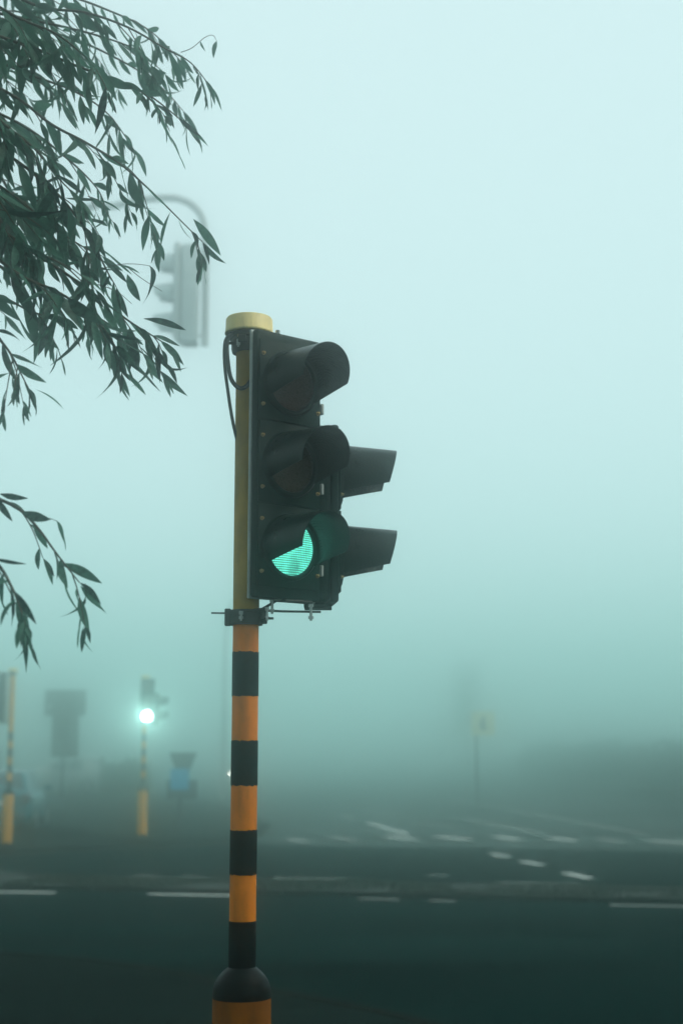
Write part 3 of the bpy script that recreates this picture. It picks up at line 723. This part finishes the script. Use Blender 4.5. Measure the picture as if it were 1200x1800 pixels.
# ------------------------------------------------------------------ cars
def car(loc, rz, paint, label, lights_on=False):
    t = empty('car', loc, rz, label, 'car', 'cars in the fog')
    # body: loft of sections along y (rear -> front at +y)
    ST = [(-2.05, .62, .36, .80), (-1.98, .76, .26, .93), (-1.7, .83, .22, .98), (-.9, .86, .20, .97), (.2, .86, .20, .95), (1.1, .85, .20, .93), (1.7, .80, .22, .82), (1.98, .70, .27, .70), (2.05, .55, .36, .60)]
    bm = bmesh.new(); rings = []
    for y, hw, zb, zt in ST:
        half = [(hw * .86, zb), (hw, zb + .14), (hw * 1.0, (zb + zt) / 2 + .05), (hw * .97, zt - .08), (hw * .86, zt)]
        ring = [bm.verts.new((x, y, z)) for x, z in half] + [bm.verts.new((-x, y, z)) for x, z in reversed(half)]
        rings.append(ring)
    n = 10
    for a, b in zip(rings, rings[1:]):
        for k in range(n): bm.faces.new((a[k], a[(k + 1) % n], b[(k + 1) % n], b[k]))
    bm.faces.new(list(reversed(rings[0]))); bm.faces.new(rings[-1])
    bmesh.ops.recalc_face_normals(bm, faces=bm.faces)
    bmesh.ops.subdivide_edges(bm, edges=[e for e in bm.edges], cuts=1, smooth=0.6, use_grid_fill=True)
    body = obj('body', bm, paint, t, 50)
    # cabin
    bm = bmesh.new()
    base = [(-1.86, .74), (-.9, .80), (.2, .80), (1.0, .74)]; roof = [(-1.42, .58), (-.9, .62), (-.1, .62), (.35, .57)]
    lo = [bm.verts.new((s * hw, y, .93)) for y, hw in base for s in (-1, 1)]
    hi = [bm.verts.new((s * hw, y, z)) for (y, hw), z in zip(roof, (1.40, 1.45, 1.45, 1.41)) for s in (-1, 1)]
    for i in range(3):
        bm.faces.new((hi[2 * i], hi[2 * i + 1], hi[2 * i + 3], hi[2 * i + 2]))
        bm.faces.new((lo[2 * i], hi[2 * i], hi[2 * i + 2], lo[2 * i + 2])); bm.faces.new((lo[2 * i + 1], lo[2 * i + 3], hi[2 * i + 3], hi[2 * i + 1]))
    bm.faces.new((lo[0], lo[1], hi[1], hi[0])); bm.faces.new((lo[6], hi[6], hi[7], lo[7]))
    bmesh.ops.recalc_face_normals(bm, faces=bm.faces)
    bmesh.ops.bevel(bm, geom=[e for e in bm.edges if not e.is_boundary], offset=.05, segments=3, affect='EDGES', profile=.5)
    cabin = obj('cabin', bm, paint, t, 40)
    def pane(name, q, off):
        bm = bmesh.new(); c = sum((Vector(v) for v in q), Vector()) / 4
        nrm = (Vector(q[1]) - Vector(q[0])).cross(Vector(q[2]) - Vector(q[0])).normalized()
        if nrm.dot(c - Vector((0, -.4, 1.0))) < 0: nrm = -nrm
        A = [bm.verts.new(c + (Vector(v) - c) * .86 + nrm * off) for v in q]; B = [bm.verts.new(c + (Vector(v) - c) * .86 - nrm * .01) for v in q]
        bm.faces.new(A); bm.faces.new(B)
        for k in range(4): bm.faces.new((A[k], A[(k + 1) % 4], B[(k + 1) % 4], B[k]))
        bmesh.ops.recalc_face_normals(bm, faces=bm.faces); obj(name, bm, M_GLASS, cabin)
    pane('rear_window', [(-.74, -1.86, .93), (.74, -1.86, .93), (.58, -1.42, 1.40), (-.58, -1.42, 1.40)], .006)
    pane('windscreen', [(-.74, 1.0, .93), (.74, 1.0, .93), (.57, .35, 1.41), (-.57, .35, 1.41)], .006)
    for s in (-1, 1):
        pane('side_window', [(s * .79, -1.1, .93), (s * .80, -.35, .93), (s * .62, -.45, 1.44), (s * .61, -1.0, 1.43)], .02)
        pane('side_window', [(s * .80, -.3, .93), (s * .77, .6, .93), (s * .60, .15, 1.43), (s * .62, -.4, 1.44)], .02)
        bm = bmesh.new(); add_box(bm, s * .93, .55, 1.0, .16, .10, .11, .03, 2); obj('mirror', bm, paint, t, 40)
        bm = bmesh.new(); add_box(bm, s * .68, -2.0, .80, .20, .10, .22, .03, 2, rz=s * R(18)); obj('tail_lamp', bm, M_TAIL, t, 40)
        bm = bmesh.new(); add_box(bm, s * .58, 2.0, .66, .26, .10, .13, .03, 2, rz=-s * R(20)); obj('head_lamp', bm, M_HEADON if lights_on else M_LAMPG, t, 40)
    for sx in (-1, 1):
        for y in (-1.28, 1.28):
            MX = Matrix.Translation((sx * .78, y, .30)) @ Matrix.Rotation(R(90), 4, 'Y')
            bm = bmesh.new(); add_lathe(bm, [(.20, -.1), (.285, -.1), (.30, -.07), (.30, .07), (.285, .1), (.20, .1)], 24, MX, True, True)
            w = obj('wheel', bm, M_TYRE, t, 40)
            bm = bmesh.new(); add_lathe(bm, [(.19, -.112), (.19, .112)], 16, MX); obj('rim', bm, M_RIMW, w, 40)
    bm = bmesh.new(); add_box(bm, 0, -2.07, .72, .50, .03, .12, .006, 1); obj('number_plate', bm, M_WHITE, t)
    bm = bmesh.new(); add_box(bm, 0, -2.04, .42, 1.36, .12, .16, .04, 2); obj('rear_bumper', bm, M_CARDARK, t, 40)
    bm = bmesh.new(); add_box(bm, 0, 2.04, .42, 1.26, .12, .16, .04, 2); obj('front_bumper', bm, M_CARDARK, t, 40)
    return t
c1 = at(-24, 1400, 33.0); car((c1.x, c1.y + 2.0, 0.02), R(6), M_CARTEAL, 'teal blue car seen from behind at left picture edge')
c2 = at(118, 1390, 63); car((c2.x, c2.y, 0.12), R(78), M_CARPALE, 'pale car parked sideways behind the tall grey sign, almost lost in fog')
c3 = at(423, 1360, 82); car((c3.x + .1, c3.y, 0.0), R(180), M_CARDARK, 'far car with headlamps lit, mostly hidden by the main pole', True)

# ------------------------------------------------------------------ leaves
import numpy as np
def leaf_arrays(bend, side, fold, twist, wid, rows=8):
    """lance-shaped leaf of length 1 along +x, 3 verts per row"""
    V, F = [], []
    ang = 0.0
    for i in range(rows + 1):
        t = i / rows
        w = wid * (math.sin(math.pi * min(1, max(0, (t - 0.04) / 0.96)) ** 0.85) ** 0.85 if 0 < t < 1 else 0.03)
        if i == rows: w = 0.0
        a = twist * t
        cx = t - 0.25 * bend * bend * t ** 3; cz = -bend * t * t; cyy = side * math.sin(math.pi * t)
        lat = Vector((0, math.cos(a), math.sin(a))); upv = Vector((0, -math.sin(a), math.cos(a)))
        c = Vector((cx, cyy, cz))
        V += [c - lat * w + upv * fold * w, c, c + lat * w + upv * fold * w]
    for i in range(rows):
        a = 3 * i; b = a + 3
        F += [(a, b, b + 1, a + 1), (a + 1, b + 1, b + 2, a + 2)]
    return np.array([tuple(v) for v in V]), F
LR = random.Random(11)
LEAVES = []
for k in range(10):
    LEAVES.append(leaf_arrays(LR.uniform(-.15, .55), LR.uniform(-.06, .06), LR.uniform(.1, .55), LR.uniform(-1.3, 1.3), LR.uniform(.078, .11)))
LEAVES.append(leaf_arrays(1.05, .05, .5, 2.2, .10))
LEAVES.append(leaf_arrays(.95, -.08, .6, -2.6, .085))
leaf_me = []
for V, F in LEAVES:
    me = bpy.data.meshes.new('leaf'); me.from_pydata([tuple(v) for v in V], [], F); me.materials.append(M_LEAF)
    for p in me.polygons: p.use_smooth = True
    leaf_me.append(me)

def joined(name, items, mat_, parent, lib):
    """items: list of (variant, 4x4 Matrix) joined into one mesh"""
    Vs, Fs, off = [], [], 0
    for v, M in items:
        V, F = lib[v]; A = np.array(M)
        Vs.append(V @ A[:3, :3].T + A[:3, 3]); Fs += [tuple(i + off for i in f) for f in F]; off += len(V)
    me = bpy.data.meshes.new(name); me.from_pydata(np.concatenate(Vs).tolist(), [], Fs); me.materials.append(mat_)
    for p in me.polygons: p.use_smooth = True
    o = bpy.data.objects.new(name, me); link(o, parent); return o

TREE = Vector((-3.1, 4.9, PAVE_Z))
tree = empty('tree', TREE, 0, 'leafy overhanging tree with drooping narrow green leaves at upper left', 'tree')
trunk_top = Vector((-2.75, 4.75, 5.2))
bm = bmesh.new()
tp = spline([TREE + Vector((0, 0, -.02)), TREE + Vector((.03, .02, 1.0)), TREE + Vector((.10, -.05, 2.2)), Vector((-2.85, 4.8, 3.6)), trunk_top, Vector((-2.5, 4.6, 6.6)), Vector((-2.4, 4.5, 7.6))], 5)
add_tube(bm, [p - TREE for p in tp], [0.22 - 0.19 * (i / (len(tp) - 1)) ** .9 for i in range(len(tp))], 14)
obj('trunk', bm, M_BARK, tree, 180)

leaf_list = []          # (variant, Matrix in world)
def place_leaf(p, d, L, rnd, var=None):
    d = d.normalized()
    h = Vector((rnd.gauss(0, 1), rnd.gauss(0, 1), rnd.gauss(0, .6)))
    z = (h - d * h.dot(d))
    if z.length < 1e-3: z = Vector((1, 0, 0))
    z.normalize()
    if z.z < 0 and rnd.random() < .75: z = -z
    y = z.cross(d)
    M = Matrix(((d.x, y.x, z.x, p.x), (d.y, y.y, z.y, p.y), (d.z, y.z, z.z, p.z), (0, 0, 0, 1))) @ Matrix.Diagonal((L, L * rnd.uniform(.85, 1.2), L, 1))
    if var is None: var = rnd.randrange(len(LEAVES)) if rnd.random() < .7 else rnd.randrange(10)
    leaf_list.append((var, M))
def dress(path, rnd, gap=0.034, L=(.10, .175), start=0.15, droop=0.75, skip=0.08):
    """alternate hanging leaves along a twig path (world points)"""
    tot = sum((b - a).length for a, b in zip(path, path[1:]))
    s = 0.0; nxt = tot * start; sgn_ = 1
    for a, b in zip(path, path[1:]):
        seg = (b - a).length; t = (b - a) / max(seg, 1e-6)
        while nxt <= s + seg:
            p = a + t * (nxt - s)
            if rnd.random() > skip:
                side = t.cross(Vector((rnd.gauss(0, .5), rnd.gauss(0, .5), 1))).normalized() * sgn_
                d = t * rnd.uniform(.2, 1.0) + side * rnd.uniform(.1, .9) + Vector((0, 0, -1)) * rnd.uniform(.1, 1.15)
                fr = nxt / tot
                place_leaf(p, d, 1.03 * rnd.choice((.7, .9, 1, 1, 1.1, 1.25)) * rnd.uniform(*L) * (1.0 if fr < .85 else .8), rnd)
            sgn_ = -sgn_; nxt += gap * rnd.uniform(.7, 1.9)
        s += seg
    t = (path[-1] - path[-2]).normalized()
    for k in range(2): place_leaf(path[-1], t + Vector((rnd.gauss(0, .25), rnd.gauss(0, .25), -.35)), rnd.uniform(*L) * .75, rnd)
def twig(path, r0, r1, parent=tree):
    bm = bmesh.new(); n = len(path)
    add_tube(bm, [p - TREE for p in path], [r0 + (r1 - r0) * i / (n - 1) for i in range(n)], 6)
    return obj('twig', bm, M_TWIG, parent, 180)

# boughs from the trunk to where the visible sprays begin
def bough(p0, p1, r0, r1, sag=0.15):
    m = p0.lerp(p1, .5) + Vector((0, 0, sag))
    pts = spline([p0, m, p1], 8); bm = bmesh.new()
    add_tube(bm, [p - TREE for p in pts], [r0 + (r1 - r0) * i / (len(pts) - 1) for i in range(len(pts))], 8)
    obj('branch', bm, M_BARK, tree, 180); return pts

# main sprays: (picture position, depth) from the frame's edge to the tip
SPR = [
 ([(-70, -60, 5.0), (60, 8, 5.0), (150, 22, 5.0), (225, 48, 4.95), (290, 85, 4.9), (335, 110, 4.9), (368, 150, 4.9)], .034, (.10, .16)),
 ([(-70, 40, 4.7), (60, 85, 4.7), (140, 118, 4.7), (200, 140, 4.7), (258, 165, 4.7), (305, 200, 4.7), (338, 228, 4.75)], .032, (.10, .16)),
 ([(-70, 120, 4.9), (30, 172, 4.9), (90, 218, 4.9), (150, 250, 4.85), (210, 287, 4.85), (255, 326, 4.85), (292, 362, 4.85), (328, 398, 4.85), (356, 425, 4.85)], .036, (.10, .15)),
 ([(-70, 220, 4.6), (40, 290, 4.6), (110, 350, 4.6), (160, 420, 4.65), (185, 470, 4.65), (205, 505, 4.65)], .026, (.11, .175)),
 ([(20, 420, 4.7), (100, 470, 4.7), (170, 520, 4.7), (225, 563, 4.7), (265, 588, 4.7), (292, 605, 4.7)], .033, (.10, .16)),
 ([(-70, 400, 4.4), (30, 480, 4.4), (100, 512, 4.4), (150, 545, 4.4), (185, 580, 4.4), (205, 612, 4.4)], .030, (.13, .19)),
 ([(-70, 470, 4.2), (-10, 580, 4.2), (18, 620, 4.2), (34, 650, 4.2), (50, 682, 4.2)], .026, (.08, .13)),
 ([(-70, 855, 4.0), (0, 878, 4.0), (38, 898, 4.0), (70, 932, 4.0), (96, 968, 4.0), (124, 1004, 4.0), (140, 1024, 4.0)], .034, (.075, .13)),
 ([(-70, 930, 3.8), (-5, 990, 3.8), (20, 1030, 3.8), (34, 1062, 3.8), (40, 1080, 3.8)], .040, (.09, .13)),
 ([(-70, 10, 5.3), (80, 40, 5.3), (170, 62, 5.3), (240, 88, 5.3), (290, 130, 5.3)], .030, (.10, .165)),
 ([(-70, 80, 5.2), (50, 130, 5.2), (130, 160, 5.2), (190, 200, 5.2), (235, 262, 5.2)], .030, (.10, .165)),
 ([(-70, 170, 5.2), (40, 220, 5.2), (120, 280, 5.2), (170, 330, 5.2), (186, 365, 5.2)], .026, (.09, .15)),
 ([(-70, 300, 5.0), (20, 340, 5.0), (80, 390, 5.0), (140, 430, 5.0), (180, 450, 5.0)], .028, (.11, .17)),
 ([(-70, 330, 4.5), (0, 400, 4.5), (60, 440, 4.5), (110, 465, 4.5), (150, 500, 4.5)], .026, (.11, .18)),
 ([(-70, -30, 4.6), (30, 30, 4.6), (100, 60, 4.6), (160, 110, 4.6), (190, 160, 4.6)], .028, (.11, .17)),
 ([(-70, 130, 4.5), (0, 210, 4.5), (60, 260, 4.5), (100, 310, 4.5), (140, 350, 4.5)], .026, (.11, .17)),
 ([(-70, -40, 5.4), (100, -12, 5.4), (195, 20, 5.4), (265, 55, 5.4), (325, 115, 5.4)], .030, (.10, .15)),
 ([(-70, 15, 5.6), (110, 62, 5.6), (210, 105, 5.6), (280, 150, 5.6), (322, 195, 5.6)], .030, (.10, .15)),
 ([(-70, 430, 5.1), (60, 500, 5.1), (130, 535, 5.1), (200, 575, 5.1), (250, 620, 5.1)], .034, (.10, .15)),
 ([(-70, 500, 4.7), (0, 520, 4.7), (50, 545, 4.7), (95, 560, 4.7)], .036, (.11, .17)),
]
rnd = random.Random(4)
starts = []
for pts, gap, L in SPR:
    path = spline([at(*p) for p in pts], 7)
    twig(path, .0065, .0016); starts.append(path[0]); dress(path, rnd, gap, L, start=.05)
    # short side shoots
    for k in range(max(2, len(pts) - 2) if pts[0][1] < 800 else 2):
        i = rnd.randrange(6, len(path) - 4)
        p0 = path[i]; t = (path[i + 2] - path[i]).normalized()
        d = (t + Vector((rnd.gauss(0, .25), rnd.gauss(0, .6), rnd.uniform(-.6, .15)))).normalized()
        ln = rnd.uniform(.10, .24) * (1.0 if i < len(path) * .65 else .6)
        sp = [p0, p0 + d * ln * .5 + Vector((0, 0, -.01)), p0 + d * ln + Vector((0, 0, -.05))]
        sp = spline(sp, 4); twig(sp, .0025, .001); dress(sp, rnd, .030, (L[0] * .8, L[1] * .85), start=.3)
# lone leaves and bare twig ends one can pick out against the fog
for (x0, y0, x1, y1, Y, v) in [(250, 325, 247, 392, 4.85, 0), (205, 466, 248, 470, 4.7, 1), (224, 482, 246, 534, 4.7, 2), (262, 466, 294, 508, 4.7, 10), (252, 560, 325, 588, 4.6, 3), (205, 580, 236, 684, 4.45, 4), (30, 640, 82, 672, 4.2, 5), (62, 684, 118, 708, 4.2, 6), (0, 868, 52, 876, 4.0, 7), (105, 990, 182, 1022, 4.0, 8), (142, 1030, 190, 1078, 4.0, 9), (112, 1012, 126, 1090, 4.0, 1), (42, 1110, 42, 1186, 3.8, 2), (48, 1100, 70, 1150, 3.8, 11), (100, 915, 122, 960, 4.0, 10), (150, 1045, 152, 1092, 4.0, 11), (300, 372, 282, 432, 4.85, 5), (340, 385, 398, 452, 4.85, 6), (381, 72, 376, 96, 4.9, 1), (352, 72, 362, 92, 4.9, 4), (300, 240, 330, 298, 4.85, 8), (310, 190, 350, 262, 4.75, 2), (175, 352, 215, 366, 5.0, 0), (188, 368, 175, 396, 5.0, 1), (194, 382, 190, 412, 5.0, 3), (200, 390, 210, 414, 5.0, 6)]:
    a, b = at(x0, y0, Y), at(x1, y1, Y + rnd.uniform(-.05, .05)); place_leaf(a, b - a, (b - a).length, rnd, v)
for pts in [[(318, 92, 4.9), (338, 84, 4.9), (360, 66, 4.9), (374, 62, 4.9), (381, 72, 4.9)], [(150, 480, 4.7), (205, 466, 4.7), (236, 464, 4.7), (262, 467, 4.7)], [(225, 470, 4.7), (250, 490, 4.7), (285, 512, 4.7)], [(172, 500, 4.65), (205, 512, 4.65), (232, 534, 4.65)], [(155, 345, 5.0), (178, 355, 5.0), (190, 378, 5.0), (205, 400, 5.0), (210, 420, 5.0)], [(225, 295, 4.85), (240, 310, 4.85), (250, 326, 4.85)], [(95, 965, 4.0), (104, 988, 4.0), (140, 1010, 4.0)], [(150, 1026, 4.0), (152, 1048, 4.0)], [(56, 914, 4.0), (80, 910, 4.0), (101, 916, 4.0)]]:
    twig(spline([at(*p) for p in pts], 5), .0016, .0009)
# inner mass of the spray at the frame's edge
for k in range(36):
    x, y, Y = rnd.uniform(-160, 30), rnd.uniform(-80, 480), rnd.uniform(4.35, 5.9)
    ln = rnd.uniform(90, 190); a = R(rnd.uniform(0, 62))
    lim = 170 if y < 280 else 120
    x2 = min(lim, x + ln * math.cos(a)); y2 = y + ln * math.sin(a)
    path = spline([at(x, y, Y), at((x + x2) / 2, (y + y2) / 2 - 8, Y + rnd.uniform(-.1, .1)), at(x2, y2 + 12, Y + rnd.uniform(-.15, .15))], 5)
    twig(path, .004, .0014); dress(path, rnd, .032, (.11, .175), start=.05)
    starts.append(path[0])
# boughs behind the frame's edge that carry the sprays
for (tz, tgt) in [(4.4, at(-150, -20, 5.0)), (3.9, at(-150, 180, 4.8)), (3.5, at(-150, 380, 4.6)), (3.0, at(-150, 880, 4.0)), (4.2, at(-130, 90, 5.2))]:
    p0 = TREE.lerp(trunk_top, (tz - .12) / 5.1); p0 = Vector((TREE.x + .25 * (tz / 5.2), TREE.y - .1, tz))
    bough(p0, tgt, .06, .018)
    for s_ in starts:
        if (s_ - tgt).length < .75: bough(tgt, s_, .012, .006, .02)
for s_, tgt in ((starts[6], at(-150, 380, 4.6)), (starts[8], at(-150, 880, 4.0))):
    if (s_ - tgt).length >= .75: bough(tgt, s_, .012, .006, .02)

vis = []
for i, (v, M) in enumerate(leaf_list):
    c = M @ Vector((.5, 0, 0)); q = proj(c)
    if q and -5 < q[0] < 1205 and -5 < q[1] < 1805:
        sz = M.col[0].length / q[2]; vis.append((q[2] - .35 * (q[0] / 400.0) - sz, i))
vis.sort(); chosen = {i for _, i in vis[:300]}
for i in sorted(chosen):
    v, M = leaf_list[i]
    o = bpy.data.objects.new('leaf', leaf_me[v]); link(o, tree)
    o.matrix_local = Matrix.Translation(-TREE) @ M
rest = [(v, Matrix.Translation(-TREE) @ M) for i, (v, M) in enumerate(leaf_list) if i not in chosen]
# rest of the crown, extended unseen over the camera to shade pole and pavement
crown = []
lean = [(np.array([(0, 0, 0), (.35, -.11, .03), (1, 0, -.2), (.35, .11, .03)]), [(0, 1, 2, 3)])]
def rnd_leaf(c, L):
    d = Vector((rnd.gauss(0, .8), rnd.gauss(0, .8), rnd.gauss(-.5, .6)))
    return (0, Matrix.Translation(c - TREE) @ d.to_track_quat('X', 'Z').to_matrix().to_4x4() @ Matrix.Rotation(rnd.uniform(0, 6.28), 4, 'X') @ Matrix.Diagonal((L, L * 1.3, L, 1)))
for k in range(52000):
    u = Vector((rnd.gauss(0, 1), rnd.gauss(0, 1), rnd.gauss(0, 1))).normalized() * rnd.random() ** .4
    c = Vector((-2.3 + u.x * 4.6, -.9 + u.y * 4.6, 6.0 + u.z * 2.1)) if k % 5 else Vector((-3.6 + u.x * 2.2, 3.9 + u.y * 2.6, 6.0 + u.z * 2.0))
    q = proj(c)
    if c.z < 3.6 or (q and q[0] > -160 and q[1] > -140): continue
    if noise.noise(c * .9) < -.12: continue
    crown.append(rnd_leaf(c, rnd.uniform(.16, .26)))
for tgt in [(-4.6, 2.2, 6.6), (-2.2, 1.2, 6.4), (-4.2, -.5, 6.2), (-.2, -.4, 6.2), (.9, -2.0, 6.4), (-4.2, -3.0, 6.4), (-1.5, -3.2, 6.5)]:
    bough(Vector((-2.7, 4.72, 5.3 + rnd.random())), Vector(tgt), .07, .015, .5)
tag(joined('outer_shade_crown', crown, M_LEAF, tree, lean), kind='stuff')
tag(joined('crown', rest, M_LEAF, tree, LEAVES), kind='stuff')

ST = Vector((4.9, 4.3, 0.12))
st = empty('added_shade_tree', ST, 0, 'unseen small round tree added right of the viewer to shade the lower pole', 'tree')  # out-of-frame tree added to keep sun off the lower pole
bm = bmesh.new(); add_tube(bm, spline([(0, 0, -.02), (.04, .02, 1.2), (-.03, 0, 2.6), (.02, .05, 4.4)], 5), [.11 - .005 * i for i in range(16)], 12); obj('trunk', bm, M_BARK, st, 180)
for tg in [(-1.1, .3, 4.2), (.9, .9, 4.3), (.3, -1.3, 4.1), (-.6, -.8, 4.6), (-.5, 1.2, 4.5)]:
    bm = bmesh.new(); add_tube(bm, spline([(0, 0, 2.3), (tg[0] * .4, tg[1] * .4, 3.2), tg], 5), [.045 - .0036 * i for i in range(11)], 8); obj('branch', bm, M_BARK, st, 180)
items = []
for k in range(20000):
    u = Vector((rnd.gauss(0, 1), rnd.gauss(0, 1), rnd.gauss(0, 1))).normalized() * rnd.random() ** .4
    c = ST + Vector((u.x * 2.3, u.y * 2.8, 4.0 + u.z * 1.5))
    if noise.noise(c * 1.1) < -.15: continue
    v_, M_ = rnd_leaf(c, rnd.uniform(.12, .2)); items.append((0, Matrix.Translation(TREE - ST) @ M_))
tag(joined('crown', items, M_LEAF, st, lean), kind='stuff')

# ------------------------------------------------------------------ hedges and scrub
quad = (np.array([(0, -.28, 0), (.5, -.36, .06), (1, 0, 0), (.5, .36, .06), (0, .28, 0)]), [(0, 1, 2, 3, 4)])
def hedge(name, path, h, w, label, cat, n, seed, group=None):
    rnd = random.Random(seed)
    o = path[0]; t = empty(name, (o[0], o[1], 0), 0, label, cat, group)
    P = [Vector((x - o[0], y - o[1], 0)) for x, y in path]
    tot = [0]
    for a, b in zip(P, P[1:]): tot.append(tot[-1] + (b - a).length)
    def pos(s):
        for i in range(len(P) - 1):
            if s <= tot[i + 1]:
                f = (s - tot[i]) / (tot[i + 1] - tot[i]); d = (P[i + 1] - P[i]).normalized(); return P[i].lerp(P[i + 1], f), d
        return P[-1], (P[-1] - P[-2]).normalized()
    hh = lambda s: h * (1 + .34 * noise.noise(Vector((s * .3, seed, 0))) + .20 * noise.noise(Vector((s * 1.3, seed, 4))))
    bm = bmesh.new(); rings = []; N = max(12, int(tot[-1] / .5))
    for i in range(N + 1):
        s = tot[-1] * i / N; c, d = pos(s); nx = Vector((-d.y, d.x, 0)); H = hh(s) * .86; ring = []
        for k in range(9):
            a = math.pi * k / 8
            r = 1 + .15 * noise.noise(Vector((s * .8, k * .9, seed)))
            ring.append(bm.verts.new(c + nx * (math.cos(a) * w * .42 * r) + Vector((0, 0, max(-.02, math.sin(a) ** .6 * H * r if k not in (0, 8) else -.02)))))
        rings.append(ring)
    for a, b in zip(rings, rings[1:]):
        for k in range(8): bm.faces.new((a[k], b[k], b[k + 1], a[k + 1]))
    bm.faces.new(rings[0]); bm.faces.new(list(reversed(rings[-1])))
    bmesh.ops.recalc_face_normals(bm, faces=bm.faces)
    obj('inner_branches', bm, M_HEDGE, t, 180)
    items = []
    for k in range(n):
        s = rnd.random() * tot[-1]; c, d = pos(s); nx = Vector((-d.y, d.x, 0)); a = math.pi * rnd.random(); H = hh(s)
        r = rnd.uniform(.85, 1.12)
        p = c + nx * (math.cos(a) * w * .5 * r) + Vector((0, 0, math.sin(a) ** .6 * H * r))
        q = Vector((rnd.gauss(0, 1), rnd.gauss(0, 1), rnd.gauss(0, 1))).normalized(); L = rnd.uniform(.12, .26)
        items.append((0, Matrix.Translation(p) @ q.to_track_quat('X', 'Z').to_matrix().to_4x4() @ Matrix.Diagonal((L, L, L, 1))))
    tag(joined('foliage', items, M_HEDGE, t, [quad]), kind='stuff')
    return t
hedge('hedge', [(24, 42), (17.6, 55), (16.4, 68), (15, 86), (13.5, 104)], 2.1, 2.2, 'long dark hedge fading into fog beyond the road at right', 'hedge', 9000, 3)
hedge('shrub_row', [(-32, 62), (-22, 60), (-14.5, 61)], 2.2, 3.0, 'dim row of shrubs in fog behind the car at left', 'shrubs', 4000, 8)
hedge('shrub', [(-9.6, 58), (-7.8, 58.5)], 1.35, 2.0, 'round dim bush behind the glowing traffic light pole', 'shrub', 900, 9)

hedge('added_shade_hedge', [(-9, -2.6), (0, -2.4), (5.5, -2.8)], 2.3, 1.2, 'unseen hedge added behind the viewer to shade the near pavement', 'hedge', 4000, 12)  # added out of view to darken the pavement and pole foot

# grass on the median
tuft = []
rg = random.Random(21)
blade = (np.array([(-.5, 0, 0), (.5, 0, 0), (.25, .18, .6), (0, .5, 1)]), [(0, 1, 2), (0, 2, 3)])
for k in range(16000):
    x = rg.uniform(-8, 8); y = skew(rg.uniform(MED0 + .16, MED1 - .16), x)
    if noise.noise(Vector((x * .9, y * 1.4, 2))) < -.15: continue
    h = rg.uniform(.02, .075) * (1 + .6 * noise.noise(Vector((x * .6, y * .6, 7))))
    tuft.append((0, Matrix.Translation((x, y, .044)) @ Matrix.Rotation(rg.uniform(0, 6.28), 4, 'Z') @ Matrix.Diagonal((.018, h * .8, h, 1))))
tag(joined('grass', tuft, M_GRASS, None, [blade]), 'low patchy grass and weeds growing along the median strip', 'grass', kind='stuff')

# ------------------------------------------------------------------ the fog
bm = bmesh.new(); add_box(bm, 0, 65, 5.25, 344, 212, 12.9)
hz = bpy.data.materials.new('fog_air'); hz.use_nodes = True
nt = hz.node_tree; nt.nodes.clear()
ho = nt.nodes.new('ShaderNodeOutputMaterial'); pv = nt.nodes.new('ShaderNodeVolumePrincipled')
pv.inputs['Color'].default_value = (0.868, 0.956, 0.94, 1); pv.inputs['Density'].default_value = HAZE_DENSITY; pv.inputs['Anisotropy'].default_value = HAZE_ANISO
nt.links.new(pv.outputs['Volume'], ho.inputs['Volume'])
tag(obj('haze', bm, hz), kind='stuff')
